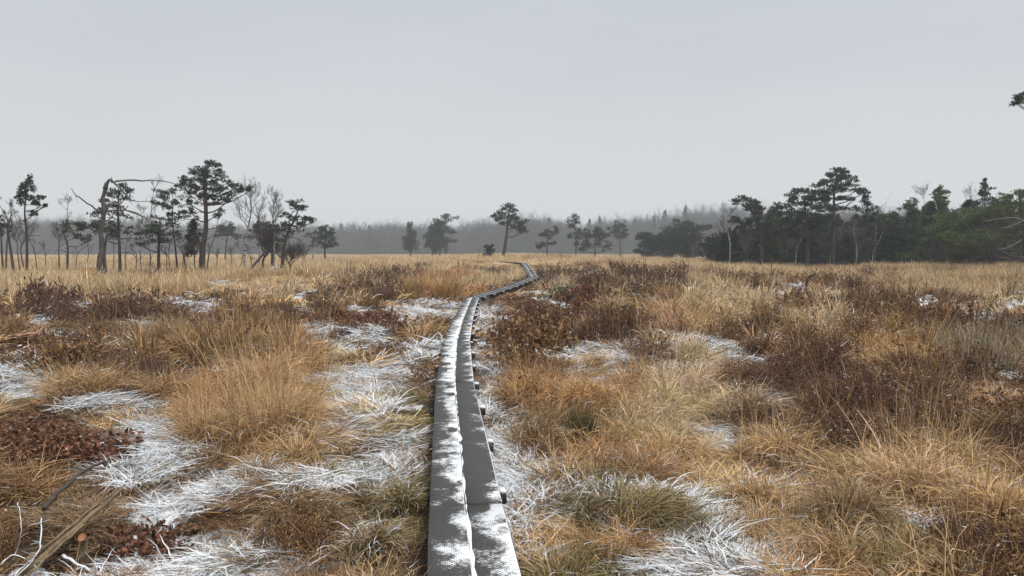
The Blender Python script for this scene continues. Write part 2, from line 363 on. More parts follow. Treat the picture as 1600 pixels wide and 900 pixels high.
def add_blades(b, rng, P, S, w, off=(0, 0, 0)):
    n, k, _ = P.shape; segs = k - 1
    t = np.arange(segs) / segs
    ww = w * (rng.uniform(.6, 1.3, n))[:, None] * (1 - t * .75)[None]
    Lv = P[:, :-1] - S[:, :-1] * ww[..., None] / 2; Rv = P[:, :-1] + S[:, :-1] * ww[..., None] / 2
    V = np.concatenate([np.stack([Lv, Rv], 2).reshape(n, 2 * segs, 3), P[:, -1:]], 1) + np.asarray(off)
    m = 2 * segs + 1; base = (np.arange(n) * m)[:, None]
    q = np.concatenate([np.stack([2 * i + base[:, 0], 2 * i + 1 + base[:, 0], 2 * i + 3 + base[:, 0], 2 * i + 2 + base[:, 0]], 1) for i in range(segs - 1)]) if segs > 1 else np.zeros((0, 4), int)
    tr = np.stack([2 * segs - 2 + base[:, 0], 2 * segs - 1 + base[:, 0], 2 * segs + base[:, 0]], 1)
    r = np.repeat(rng.random(n), m); tt = np.tile(np.concatenate([np.repeat(t, 2), [1.0]]), n)
    b.add(V.reshape(-1, 3), q, tr, r, tt)
def add_leaves(b, rng, P, per, size, wid=.5, tmin=.25):
    n, k, _ = P.shape
    i = np.repeat(np.arange(n), per); N = len(i)
    u = tmin + (1 - tmin) * rng.random(N); f = u * (k - 1); j = np.minimum(f.astype(int), k - 2); g = (f - j)[:, None]
    c = P[i, j] * (1 - g) + P[i, j + 1] * g
    d = rng.normal(0, 1, (N, 3)); d[:, 2] = d[:, 2] * .7 + .25; d /= np.linalg.norm(d, axis=1)[:, None]
    s = np.cross(d, rng.normal(0, 1, (N, 3))); s /= np.linalg.norm(s, axis=1)[:, None] + 1e-9
    L = size * rng.uniform(.6, 1.4, N)[:, None]
    V = np.stack([c, c + d * L * .5 + s * L * wid * .5, c + d * L, c + d * L * .5 - s * L * wid * .5], 1).reshape(-1, 3)
    V[:, 2] = np.maximum(V[:, 2], .004)
    b.add(V, (np.arange(N) * 4)[:, None] + np.array([0, 1, 2, 3])[None], None, np.repeat(rng.random(N), 4), np.repeat(u, 4))
def tuft(kind, seed, lod):
    rng = np.random.default_rng(seed); b = MB()
    w = {0: 1.0, 1: 2.0, 2: 4.5}[lod]; c = {0: 1.0, 1: .5, 2: .22}[lod]; sg = {0: 5, 1: 4, 2: 3}[lod]
    N = lambda n: max(6, int(n * c))
    if kind == 'tuss':
        P, S = blade_paths(rng, N(150), (.20, .52), (35, 90), (40, 170), .11, sg, out=.5, wob=.34); add_blades(b, rng, P, S, .0075 * w)
    elif kind == 'mat':
        P, S = blade_paths(rng, N(130), (.18, .48), (-2, 30), (0, 50), .22, sg, az0=0, azs=.75, wob=.26, dome=.05); add_blades(b, rng, P, S, .0080 * w)
    elif kind == 'snowmat':
        P, S = blade_paths(rng, N(150), (.12, .40), (-4, 24), (5, 50), .24, sg, az0=0, azs=.85, wob=.26, dome=.04); add_blades(b, rng, P, S, .0102 * w)
    elif kind == 'short':
        P, S = blade_paths(rng, N(150), (.08, .26), (25, 88), (0, 120), .16, max(3, sg - 1), out=.2, wob=.45); add_blades(b, rng, P, S, .0072 * w)
    elif kind == 'culm':
        P, S = blade_paths(rng, max(4, N(10)), (.45, .95), (66, 90), (-6, 32), .13, sg, out=.4, wob=.1); add_blades(b, rng, P, S, .0048 * w)
    elif kind == 'heath':
        P, S = blade_paths(rng, N(60), (.14, .36), (28, 88), (-25, 50), .14, sg, out=.7, wob=.4); add_blades(b, rng, P, S, .005 * w)
        add_leaves(b, rng, P, {0: 16, 1: 12, 2: 8}[lod], .026 * (w ** .8), .26)
    elif kind == 'leaf':
        P, S = blade_paths(rng, N(44), (.14, .36), (15, 85), (-20, 70), .17, sg, out=.7, wob=.4); add_blades(b, rng, P, S, .005 * w)
        add_leaves(b, rng, P, {0: 9, 1: 8, 2: 6}[lod], .034 * (w ** .8), .62)
    elif kind == 'field':
        P, S = blade_paths(rng, 46, (.35, 1.0), (58, 90), (0, 70), .42, 3, out=.4, wob=.15); add_blades(b, rng, P, S, .024)
    elif kind == 'vfar':
        P, S = blade_paths(rng, 40, (.4, .9), (60, 90), (0, 60), 1.1, 2, out=.4, wob=.15); add_blades(b, rng, P, S, .07)
    return b.mesh(kind + '_tuft', M['heath'] if kind in ('heath', 'leaf') else M['grass'])
def scatter(name, meshes, P, rot, scl, var, tint, snow, label, cat=None):
    """one uncountable mass of plants: points with size, turn and colour, each carrying a tuft"""
    pc = bpy.data.collections.new(name + '_tufts')
    for i, me in enumerate(meshes):
        o = bpy.data.objects.new('%s_tuft_%02d' % (name, i), me); pc.objects.link(o)
    me = bpy.data.meshes.new(name); me.vertices.add(len(P)); me.vertices.foreach_set('co', np.asarray(P, np.float32).ravel())
    def A(nm, ty, arr, f):
        a = me.attributes.new(nm, ty, 'POINT'); a.data.foreach_set(f, np.ascontiguousarray(arr).ravel())
    A('rot', 'FLOAT_VECTOR', np.asarray(rot, np.float32), 'vector'); A('scl', 'FLOAT_VECTOR', np.asarray(scl, np.float32), 'vector')
    A('variant', 'INT', np.asarray(var, np.int32), 'value'); A('tint', 'FLOAT_VECTOR', np.asarray(tint, np.float32), 'vector'); A('snow', 'FLOAT', np.asarray(snow, np.float32), 'value')
    ob = bpy.data.objects.new(name, me); COL.objects.link(ob); tag(ob, label, cat, kind='stuff')
    g = bpy.data.node_groups.new(name + '_nodes', 'GeometryNodeTree')
    g.interface.new_socket('Geometry', in_out='INPUT', socket_type='NodeSocketGeometry'); g.interface.new_socket('Geometry', in_out='OUTPUT', socket_type='NodeSocketGeometry')
    n = g.nodes; gi = n.new('NodeGroupInput'); go = n.new('NodeGroupOutput')
    ci = n.new('GeometryNodeCollectionInfo'); ci.inputs['Collection'].default_value = pc; ci.inputs['Separate Children'].default_value = True; ci.inputs['Reset Children'].default_value = True
    ip = n.new('GeometryNodeInstanceOnPoints'); ip.inputs['Pick Instance'].default_value = True
    def na(nm, ty):
        k = n.new('GeometryNodeInputNamedAttribute'); k.data_type = ty; k.inputs['Name'].default_value = nm; return k.outputs['Attribute']
    L = g.links.new
    L(gi.outputs[0], ip.inputs['Points']); L(ci.outputs[0], ip.inputs['Instance']); L(na('variant', 'INT'), ip.inputs['Instance Index'])
    L(na('rot', 'FLOAT_VECTOR'), ip.inputs['Rotation']); L(na('scl', 'FLOAT_VECTOR'), ip.inputs['Scale']); L(ip.outputs[0], go.inputs[0])
    ob.modifiers.new('plants', 'NODES').node_group = g
    return ob

KINDS = ['tuss', 'mat', 'snowmat', 'short', 'culm', 'heath', 'leaf']
NV = 5
PROTO = {(k, l): [tuft(k, 100 * KINDS.index(k) + 10 * l + v, l) for v in range(NV)] for k in KINDS for l in (0, 1, 2)}
BUCK = {k: {'P': [], 'rot': [], 'scl': [], 'var': [], 'tint': [], 'snow': []} for k in ('grass', 'snow', 'heather')}
FAMILY = {'tuss': 'grass', 'mat': 'grass', 'short': 'grass', 'culm': 'grass', 'snowmat': 'snow', 'heath': 'heather', 'leaf': 'heather'}
FAM_KINDS = {'grass': ['tuss', 'mat', 'short', 'culm'], 'snow': ['snowmat'], 'heather': ['heath', 'leaf']}
LOW = [(*gnd(418, 446), 4.2), (*gnd(450, 446), 3.6), (*gnd(420, 456), 3.0)]   # trampled spots: x, y, r
CLEAR = []      # discs kept free for plants that are built one by one: x, y, r
def classify(x, y, rng):
    px, py = to_px(x, y, rise(x, y))
    n = len(x)
    jx = (fbm(x / .9, y / .9, 51, 3) - .5) * 60; jy = (fbm(x / .9, y / .9, 57, 3) - .5) * 22
    s, zi = zone_score(ZONES, px + jx, py + jy, x, y)
    zi = np.where(s > -.08, zi, -1)
    g1 = fbm(x / 1.6, y / 2.6, 71, 3); g2 = fbm(x / 3.5 + 40, y / 7, 77, 3); g3 = rng.random(n)
    cls = np.empty(n, object); tint = np.zeros((n, 3)); hm = np.ones(n)
    left = px < 760
    for i in range(n):
        z = zi[i]
        if z >= 0:
            c, t, h = ZONES[z][4:7]; cls[i] = c; tint[i] = t; hm[i] = h
        else:
            v = g1[i] + (.0 if left[i] else .03)
            if y[i] > 28 and v < .60: cls[i] = 'tan'; tint[i] = TAN if g2[i] > .42 else PALE
            elif v > .60: cls[i] = 'heath'; tint[i] = HEATH if g2[i] > .5 else BROWN
            elif v > .53: cls[i] = 'red' if g2[i] > .5 else 'mat'; tint[i] = BROWN
            elif v > .40: cls[i] = 'tan'; tint[i] = TAN if g2[i] > .45 else ORANGE; hm[i] = .85
            elif v > .34: cls[i] = 'mat'; tint[i] = OLIVE
            else: cls[i] = 'tan'; tint[i] = PALE; hm[i] = .8
    return cls, tint, hm, px, py
MIXES = {'tan': [('tuss', .56), ('short', .24), ('mat', .08), ('culm', .12)], 'mat': [('mat', .56), ('short', .32), ('tuss', .12)], 'heath': [('heath', .64), ('short', .10), ('culm', .12), ('tuss', .14)],
         'red': [('leaf', .45), ('mat', .25), ('short', .20), ('heath', .10)], 'leaf': [('leaf', .72), ('short', .18), ('mat', .10)]}
FLOWN = lambda x, y: fbm(x / 1.7, y / 1.7, 91, 2) * 2 * np.pi * 2.0
def fill(seed, d0, d1, n, lod, power, size):
    rng = np.random.default_rng(seed)
    u = rng.random(n); e = 2 - power
    d = (d0 ** e + u * (d1 ** e - d0 ** e)) ** (1 / e); a = np.radians(rng.uniform(-43, 43, n))
    x, y = d * np.sin(a), d * np.cos(a)
    keep = path_dist(x, y) > .29 + .08 * rng.random(n)
    for (cx, cyy, r) in CLEAR: keep &= np.hypot(x - cx, y - cyy) > r * (.55 + .35 * rng.random(n))
    x, y = x[keep], y[keep]; n = len(x)
    z = H(x, y); sn = snow_at(x, y); flow = FLOWN(x, y); fr = fbm(x / 1.1, y / 1.1, 97, 3); cl = .45 + 1.15 * sstep(.36, .66, fbm(x / (.55 + y * .012), y / (.7 + y * .02), 131, 3)); pd = path_dist(x, y)
    cls, tint, hm, px, py = classify(x, y, rng)
    sn2 = np.maximum(snow_at(x * 1.09, y * 1.09), snow_at(x * 1.18, y * 1.18)); hm = hm * (1 - .58 * sn2)
    for (lx, ly, lr) in LOW: hm = np.where(np.hypot(x - lx, y - ly) < lr, hm * .4, hm)
    for i in range(n):
        k = None; s = 0.0; sc = size * rng.uniform(.75, 1.3); h = hm[i]; tn = tint[i]
        if sn[i] > .40 and rng.random() < .42 + .55 * sn[i]:
            if sn[i] > .55 and rng.random() < .22: continue
            q = rng.random()
            if q < .70: k = 'snowmat'; s = rng.uniform(.62, 1.05) + .1 * sn[i]; tn = np.array([.26, .19, .10]); h = 1
            elif q < .86: k = 'short'; s = .3; tn = OLIVE if rng.random() < .5 else BROWN; h = .7
            else: k = 'mat'; s = .3; tn = BROWN; h = 1
        else:
            q = rng.random()
            for kk, w in MIXES[cls[i]]:
                k = kk; q -= w
                if q < 0: break
            s = .015 + .34 * max(0, fr[i] - .44) * (0.08 if k in ('heath', 'leaf') else 1) + .35 * max(0, sn[i] - .15) * (1.3 if k in ('mat', 'short') else .5)
            if k in ('culm', 'tuss') and cls[i] in ('heath', 'red'): tn = np.array([.40, .25, .125]); h *= .8 if k == 'tuss' else 1
            if k == 'culm': s = 0; h *= .62 if y[i] > 18 else .9
            if pd[i] < .7: h *= .7
            if pd[i] < 3.0 and 19 < y[i] < 48: h *= .42; k = 'short' if k == 'culm' else k
            if sn[i] > .3: h *= .65
            if y[i] < 9: h *= .75 if cls[i] in ('mat', 'leaf') else .85
        if k in ('tuss', 'heath', 'leaf', 'culm'): h *= cl[i]
        if cl[i] < .62 and k == 'tuss': k = 'mat'; h = 1
        F_ = FAMILY[k]; B = BUCK[F_]
        B['P'].append((x[i], y[i], z[i] - .012)); 
        rz = flow[i] + rng.normal(0, .5) if k in ('mat', 'snowmat') else rng.random() * 6.28
        B['rot'].append((rng.normal(0, .10), rng.normal(0, .10), rz))
        B['scl'].append((sc, sc, sc * h * rng.uniform(.8, 1.25)))
        B['var'].append((FAM_KINDS[F_].index(k) * 3 + lod) * NV + rng.integers(NV))
        v = rng.normal(1, .12); B['tint'].append((tn[0] * v, tn[1] * v * rng.normal(1, .05), tn[2] * v * rng.normal(1, .10))); B['snow'].append(s)

# ------------------------------------------------------------------ board walk
def plank_mat():
    m = NT('grey_mesh_topped_board'); p = m.node('ShaderNodeTexCoord').outputs['Object']
    oi = m.node('ShaderNodeObjectInfo'); sep = m.node('ShaderNodeSeparateColor'); m.link(oi.outputs['Color'], sep.inputs[0])
    xyz = m.node('ShaderNodeSeparateXYZ'); m.link(p, xyz.inputs[0])
    wp = m.pos()
    base = m.mix(m.noise(wp, 9, 5, .7), (.040, .039, .037), (.080, .078, .074))
    gm = m.node('ShaderNodeMapping'); gm.inputs['Scale'].default_value = (1, .06, 1); m.link(p, gm.inputs[0])
    base = m.mix(m.math('MULTIPLY', m.ramp(m.noise(gm.outputs[0], 70, 4, .7), .40, .72), .55), base, (.030, .029, .027))
    base = m.mix(m.math('MULTIPLY', m.ramp(m.noise(wp, 2.6, 4), .52, .70), .30), base, (.060, .062, .045))
    wire = m.node('ShaderNodeTexWave', wave_type='BANDS', bands_direction='DIAGONAL'); wire.inputs['Scale'].default_value = 26; m.link(p, wire.inputs['Vector'])
    mp2 = m.node('ShaderNodeMapping'); mp2.inputs['Scale'].default_value = (-1, 1, 1); m.link(p, mp2.inputs[0])
    wire2 = m.node('ShaderNodeTexWave', wave_type='BANDS', bands_direction='DIAGONAL'); wire2.inputs['Scale'].default_value = 26; m.link(mp2.outputs[0], wire2.inputs['Vector'])
    mesh = m.math('MULTIPLY', wire.outputs['Fac'], wire2.outputs['Fac'])
    base = m.mix(m.math('MULTIPLY', m.ramp(mesh, .25, .7), .6), base, (.105, .102, .095))
    st = m.node('ShaderNodeMapping'); st.inputs['Scale'].default_value = (1.1, 1.15, 1); m.link(wp, st.inputs[0])
    big, fine = m.noise(st.outputs[0], 3.4, 4, .6), m.noise(wp, 42, 3, .7)
    # R: overall cover, G: which edge keeps its snow (0 left, 1 right)
    e = m.math('MULTIPLY', m.math('SUBTRACT', m.math('DIVIDE', xyz.outputs[0], .11), 0), m.math('MULTIPLY_ADD', sep.outputs[1], 2, -1))
    cover = m.math('ADD', m.math('MULTIPLY_ADD', e, .17, sep.outputs[0]), m.math('MULTIPLY_ADD', big, 1.15, -.60))
    # foot prints down the middle
    vo = m.node('ShaderNodeTexVoronoi'); vo.inputs['Scale'].default_value = 1.0; ms = m.node('ShaderNodeMapping'); ms.inputs['Scale'].default_value = (6, 3.2, 1); m.link(wp, ms.inputs[0]); m.link(ms.outputs[0], vo.inputs['Vector'])
    foot = m.math('SUBTRACT', 1, m.ramp(vo.outputs['Distance'], .22, .36))
    cover = m.math('SUBTRACT', cover, m.math('MULTIPLY', foot, .16))
    cover = m.math('ADD', cover, m.math('MULTIPLY_ADD', fine, .56, -.28)); cover = m.math('SUBTRACT', cover, m.math('MULTIPLY', mesh, .20))
    edge = m.ramp(m.math('MULTIPLY_ADD', fine, .02, e), .945, .99)
    sm = m.math('MAXIMUM', m.math('MULTIPLY', m.ramp(cover, .40, .64), .95), m.math('MULTIPLY', edge, .9))
    up = m.ramp(m.nrmz(), .5, .8); sm = m.math('MULTIPLY', sm, up)
    c = m.mix(sm, m.mix(up, (.055, .047, .04), base), SNOW)
    m.link(c, m.bs.inputs['Base Color']); m.bump(m.math('MULTIPLY_ADD', sm, 1.0, m.math('MULTIPLY', mesh, .5)), .6, .004)
    m.bs.inputs['Roughness'].default_value = .65
    return m.m
def snow_mat():
    m = NT('snow'); p = m.pos(); n = m.noise(p, 30, 4)
    m.link(m.mix(n, (.74, .76, .79), (.84, .86, .88)), m.bs.inputs['Base Color']); m.bump(n, .5, .01); m.bs.inputs['Roughness'].default_value = .6
    return m.m
M['plank'] = plank_mat(); M['snow'] = snow_mat()
M['beam'] = bark_mat('wet_beam', (.035, .03, .026), (.075, .065, .055), 22)
def build_boardwalk():
    rng = np.random.default_rng(5)
    root = empty('boardwalk', (_px[1], _py[1], 0), 'narrow grey two-plank boardwalk with snow winding across the heath', 'boardwalk')
    PW, TH = .228, .045
    deck = lambda x, y: float(rise(x, y)) + .30
    run = 0.0; nextb = .2
    covers = {2: (.53, .31), 3: (.62, .42), 1: (.47, .58), 4: (.62, .47), 5: (.52, .48), 6: (.48, .46)}
    for i in range(len(PATH) - 1):
        a, b = np.array(PATH[i]), np.array(PATH[i + 1]); d = b - a; L = np.linalg.norm(d); d /= L; nrm = np.array([d[1], -d[0]])
        za, zb = deck(*a), deck(*b); rz = math.atan2(-d[0], d[1]); pit = math.atan2(zb - za, L)
        lc, rc = covers.get(i, (.36, .30))
        if 7 <= i <= 10: lc, rc = .22, .20
        if i > 10: lc, rc = .42, .36
        for lane, cov in ((-1, lc), (1, rc)):
            st = .0 if lane < 0 else rng.uniform(-.03, .05)
            c = (a + b) / 2 + nrm * lane * (PW / 2 + .005) + d * st
            m = MB(); nseg = 8; Lp = L - .012 + (.10 if i in (7, 10, 11, 15, 16) else 0)
            # slightly cupped and uneven board, long edges eased
            prof = [(-PW/2, -TH), (PW/2, -TH), (PW/2, -.006), (PW/2 - .006, 0), (-PW/2 + .006, 0), (-PW/2, -.006)]
            V = []; 
            for k in range(nseg + 1):
                yy = (k / nseg - .5) * Lp; dz = rng.normal(0, .0025); dx = rng.normal(0, .0012)
                V += [(x + dx, yy, z + dz) for x, z in prof]
            n6 = len(prof); Q = [((k + 1) * n6 + j, (k + 1) * n6 + (j + 1) % n6, k * n6 + (j + 1) % n6, k * n6 + j) for k in range(nseg) for j in range(n6)]
            e0 = nseg * n6; T = [(0, j, j + 1) for j in range(1, n6 - 1)] + [(e0, e0 + j + 1, e0 + j) for j in range(1, n6 - 1)]
            m.add(V, Q, T)
            o = m.obj('plank', M['plank'], root)
            o.location = Vector((c[0], c[1], (za + zb) / 2 + rng.normal(0, .002))) - Vector(root.location); o.rotation_euler = (pit, rng.normal(0, .006), rz)
            o.color = (cov, 1.0 if lane < 0 else (1.0), 0, 1)
        # snow lying in the seam between the two boards
        m = MB(); pts = []; ns = max(6, int(L / .12))
        for k in range(ns + 1):
            p = a + d * L * k / ns; zz = za + (zb - za) * k / ns
            w = max(.001, .0035 + .006 * rng.normal()) * (1 if i < 7 else .5)
            for s_ in (-1, 1): pts.append((*(p + nrm * (s_ * w + rng.normal(0, .002))), zz - .002 + .004 * rng.random()))
        m.add(pts, [(2 * k, 2 * k + 1, 2 * k + 3, 2 * k + 2) for k in range(ns)])
        o = m.obj('snow_seam', M['snow']); rebase(o, root)
        # bearers across, with posts into the bog and snow on their ends
        while nextb < run + L:
            s = nextb - run; p = a + d * s; zz = za + (zb - za) * s / L - TH - .037
            wl_, wr_ = .25 + rng.uniform(.0, .04), .265 + rng.uniform(.01, .05)
            m = MB(); cc = p + nrm * (wr_ - wl_) / 2; m.box((cc[0], cc[1], zz), (wl_ + wr_, .085, .07), rz, bev=.008)
            br_ = o = m.obj('bearer', M['beam']); rebase(o, root)
            for sgn, w in ((-1, wl_), (1, wr_)):
                pe = p + nrm * sgn * (w - .07); g = float(H(*pe))
                m = MB(); top = zz - .035; m.box((pe[0], pe[1], (top + g - .25) / 2), (.07, .07, top - g + .25), rz, bev=.008); o = m.obj('post', M['beam']); rebase(o, root)
                if (sgn > 0 and i > 1) or rng.random() < .45:
                    inner = .232; m = MB(); wid = w - inner - .004
                    if wid > .02:
                        pc = p + nrm * sgn * (inner + wid / 2); m.box((pc[0], pc[1], zz + .035 + .010), (wid, .080, .022), rz, bev=.008); o = m.obj('snow_cap', M['snow'], br_)
            nextb += 1.44 + rng.normal(0, .03)
        run += L
build_boardwalk()

# ------------------------------------------------------------------ trees
def bez(p, n=10):
    p = np.asarray(p, float); k = len(p)
    if k == 2: return p[0] + (p[1] - p[0]) * np.linspace(0, 1, n)[:, None]
    t = np.linspace(0, k - 1, n); out = []
    for u in t:
        i = min(int(u), k - 2); f = u - i
        p0, p1, p2, p3 = p[max(i - 1, 0)], p[i], p[i + 1], p[min(i + 2, k - 1)]
        out.append(.5 * (2 * p1 + (p2 - p0) * f + (2 * p0 - 5 * p1 + 4 * p2 - p3) * f * f + (3 * p1 - p0 - 3 * p2 + p3) * f ** 3))
    return np.array(out)
def sprigs(b, rng, c, rad, n, size):
    """needle sprays spread through a flattened pad, denser to its rim and top"""
    d = rng.normal(0, 1, (n, 3)); d /= np.linalg.norm(d, axis=1)[:, None]
    rr = rng.random(n) ** .45; lump = 1 + .35 * np.sin(d[:, 0] * 5 + c[0] * 3) * np.sin(d[:, 1] * 4 + c[2] * 5)
    P = c + d * (rr * lump)[:, None] * np.asarray(rad)
    k = 6; N = n * k
    u = np.repeat(d * .8 + np.array([0, 0, .45]), k, axis=0) + rng.normal(0, .75, (N, 3)); u /= np.linalg.norm(u, axis=1)[:, None]
    s = np.cross(u, rng.normal(0, 1, (N, 3))); s /= np.linalg.norm(s, axis=1)[:, None] + 1e-9
    L = size * rng.uniform(.6, 1.25, N)[:, None]; w = L * .20; Pc = np.repeat(P, k, axis=0)
    V = np.stack([Pc - s * w, Pc + s * w, Pc + u * L], 1).reshape(-1, 3)
    b.add(V, None, np.arange(N * 3).reshape(-1, 3), np.repeat(np.repeat(rng.random(n), k), 3))
def pine(label, D, trunk, pads, r0, mat='needle', seed=1, dens=1.0, group=None, depth=.8, name='pine_tree', dead=0, bark='pinebark', cat='pine'):
    rng = np.random.default_rng(seed); k_ = dscale(D, trunk[0][0]); D *= k_; r0 *= k_
    w = max(p[0] + p[2] for p in pads) - min(p[0] - p[2] for p in pads); hw = w / 2 / F * D
    T = np.array([at(px, py, D) for px, py in trunk]); gz = float(H(T[0][0], D))
    T[0][2] = gz - .1
    T[1:, 1] += rng.normal(0, .15 * hw * .4, len(T) - 1)
    tp = bez(T, 16); rad = np.linspace(r0, r0 * .28, 16) * (1 + .35 * np.exp(-np.arange(16) / .9))
    root = empty(name, (T[0][0], D, gz), label, cat, group)
    tb = MB(); tb.tube(tp, rad, 8, rough=.15, rng=rng); cb = MB()
    px_m = D / F
    for (cx, cyy, rx, ry) in pads:
        dy = rng.uniform(-1, 1) * hw * depth * .8; c = at(cx, cyy, D + dy)
        Rx, Rz = rx * px_m, ry * px_m; Ry = Rx * 1.1
        j = np.argmin(np.abs(tp[:, 2] - (c[2] - .35 * np.hypot(c[0] - tp[-1, 0], dy) - .3 * Rz))); j = max(3, min(j, 15))
        s0 = tp[j]; mid = (s0 + c) / 2 + np.array([0, 0, -.10 * np.linalg.norm(c - s0)]) + rng.normal(0, .05, 3)
        br = bez([s0, mid, c - [0, 0, .4 * Rz]], 6); rb = min(rad[j] * .55, .022 + .02 * np.linalg.norm(c - s0)); tb.tube(br, np.linspace(rb, .012, 6), 5, cap=False)
        for _ in range(4):
            q = c + rng.normal(0, .42, 3) * [Rx, Ry, Rz]; tb.tube(bez([br[3], (br[4] + q) / 2 - [0, 0, .05], q], 4), [.016, .012, .010, .006], 3, cap=False)
        n = int(dens * np.clip(210 * (Rx * Ry * Rz) ** .60 / (.55 * (max(D, 60) / 90) ** 1.5), 60, 900))
        m_ = 5
        for _ in range(m_):
            o_ = rng.normal(0, .55, 3) * [Rx, Ry, Rz]; q_ = rng.uniform(.40, .75)
            sprigs(cb, rng, c + o_, (Rx * q_ * 1.1, Ry * q_ * 1.1, Rz * q_), max(16, int(n / m_ * .85)), .17 * (max(D, 40) / 75) ** .8)
    for _ in range(dead):           # bare snags on the lower stem
        j = rng.integers(3, 9); a = rng.random() * 6.28; L = rng.uniform(.4, 1.0) * hw
        e = tp[j] + np.array([math.cos(a) * L, math.sin(a) * L, rng.uniform(-.3, .25) * L])
        tb.tube(bez([tp[j], (tp[j] + e) / 2 + [0, 0, .12 * L], e], 5), np.linspace(.03, .008, 5), 4, cap=False)
    rebase(tb.obj('trunk', M[bark], smooth=True), root); rebase(cb.obj('crown', M[mat]), root)
    return root
def grow(b, rng, p, d, L, r, depth, spread, up, sides=4, count=None):
    k = 5; pts = [p]; dd = d / np.linalg.norm(d)
    for i in range(k):
        dd = dd + rng.normal(0, .13, 3) + np.array([0, 0, up * .12]); dd /= np.linalg.norm(dd); pts.append(pts[-1] + dd * L / k)
    pts = np.array(pts); b.tube(pts, np.linspace(r, r * .5, k + 1), max(3, sides), r=rng.random(), cap=False)
    if depth == 0: return
    n = rng.integers(3, 6) if count is None else count
    for i in range(n):
        f = rng.uniform(.3, 1.0) if i else 1.0
        j = min(int(f * k), k - 1); q = pts[j] + (pts[j + 1] - pts[j]) * (f * k - j if f < 1 else 1)
        ax = rng.normal(0, 1, 3); ax -= ax.dot(dd) * dd; ax /= np.linalg.norm(ax) + 1e-9
        sp = rng.uniform(.5, 1.2) * spread if i else .2
        nd = dd * math.cos(sp) + ax * math.sin(sp); nd[2] += up * .3
        grow(b, rng, q, nd, L * rng.uniform(.5, .78), max(r * rng.uniform(.38, .6), .0042), depth - 1, spread, up, sides - 1)
def bare(label, D, trunk, top, wpx, r0, bark='birch', seed=1, group=None, name='birch_tree', cat='birch', depth=4, n=9, rmin=.009):
    """leafless tree: stem through the given points, twigs filling out to the top and width"""
    rng = np.random.default_rng(seed); k_ = dscale(D, trunk[0][0]); D *= k_; r0 *= k_
    T = np.array([at(px, py, D) for px, py in trunk]); gz = float(H(T[0][0], D)); T[0][2] = gz - .1
    T[1:, 1] += rng.normal(0, .2, len(T) - 1)
    root = empty(name, (T[0][0], D, gz), label, cat, group); tb = MB(); cb = MB()
    tp = bez(T, 14); rad = np.linspace(r0, max(.012, r0 * .2), 14); tb.tube(tp, rad, 7, rough=.1, rng=rng)
    hw = wpx / 2 / F * D; hh = T[-1][2] - gz
    for i in range(n):
        j = rng.integers(5, 14) if i > 2 else 13; a = rng.random() * 6.28; el = rng.uniform(.5, 1.3)
        d = np.array([math.cos(a) * math.cos(el), math.sin(a) * math.cos(el), math.sin(el)])
        grow(cb, rng, tp[j], d, hw * rng.uniform(.5, .85) * (1.25 - .04 * j), max(rad[j] * .5, .014), depth - 1, .62, .5, 4)
    rebase(tb.obj('trunk', M[bark], smooth=True), root); rebase(cb.obj('branches', M['twig']), root)
    return root
def auto_pads(rng, cx, top, bot, hw, n, shape='round'):
    out = []
    for i in range(n):
        f = (i + .5) / n
        y = top + (bot - top) * f
        w = hw * ({'round': math.sin(math.pi * min(1, .18 + f * .75)) ** .6, 'cone': .15 + .85 * f, 'flat': .55 + .45 * math.sin(math.pi * f)}[shape])
        for s in range(2 if f > .2 else 1):
            out.append((cx + rng.uniform(-.62, .62) * w, y + rng.uniform(-.3, .3) * (bot - top) / n, w * rng.uniform(.36, .6) + 2, (bot - top) / n * rng.uniform(.55, .95) + 1.5))
    return out
rg = np.random.default_rng(77)
def dscale(D, px):
    return .82 if (px < 560 and D < 80) else (.70 if (px > 1100 and 75 < D < 130) else 1.0)

# --- left group
pine('slender ragged pine near the left edge with a thin upright crown', 52, [(41,412),(40,370),(41,330),(43,284)],
     [(45,280,5,6),(41,290,7,6),(48,291,6,6),(34,297,8,7),(41,304,8,7),(30,304,6,5),(37,315,7,6),(49,311,6,4),(57,308,6,3),(62,320,7,3),(70,321,4,2),(50,334,6,3)], .10, 'needle_dark', 3, .8, dead=5)
bare('leafless twisted tree at the far left edge of the heath', 50, [(23,413),(19,385),(17,360),(20,330)], 300, 34, .11, 'twig', 5, name='bare_tree', cat='tree')
bare('bare dark sapling between the left-edge tree and the ragged pine', 55, [(8,410),(7,380),(9,350),(6,318)], 305, 26, .08, 'twig', 6, name='bare_tree', cat='tree')
bare('dense bare brushy tree around the ragged pine stem', 58, [(42,408),(38,392),(44,372),(36,352)], 335, 46, .06, 'twig', 8, name='bare_tree', cat='tree', n=15)
bare('low bare brush to the right of the ragged pine', 56, [(33,408),(30,395),(26,380),(24,362)], 350, 30, .05, 'twig', 9, name='bare_tree', cat='tree', n=12)
pine('dark pine cut by the left photo edge', 60, [(5,408),(3,385),(2,350)], [(2,345,8,6),(8,352,7,5),(-4,356,8,5),(4,364,9,5)], .1, 'needle_dark', 10)
bare('pale slim birch alone left of the snapped dead tree', 66, [(104,405),(104,372),(101,345),(103,318)], 300, 30, .09, 'birch', 11)
bare('bare bushy sapling left of the snapped dead tree', 60, [(92,408),(92,390),(89,375),(88,360)], 350, 32, .06, 'twig', 12, name='bare_tree', cat='tree', n=14)
pine('low spreading pine whose boughs reach left behind the snapped dead tree', 58, [(104,409),(104,385),(103,365),(106,350)],
     [(110,351,13,5),(100,358,9,5),(125,349,10,4),(130,356,8,4),(121,369,6,5),(139,372,7,5)], .08, 'needle', 13, dead=2)
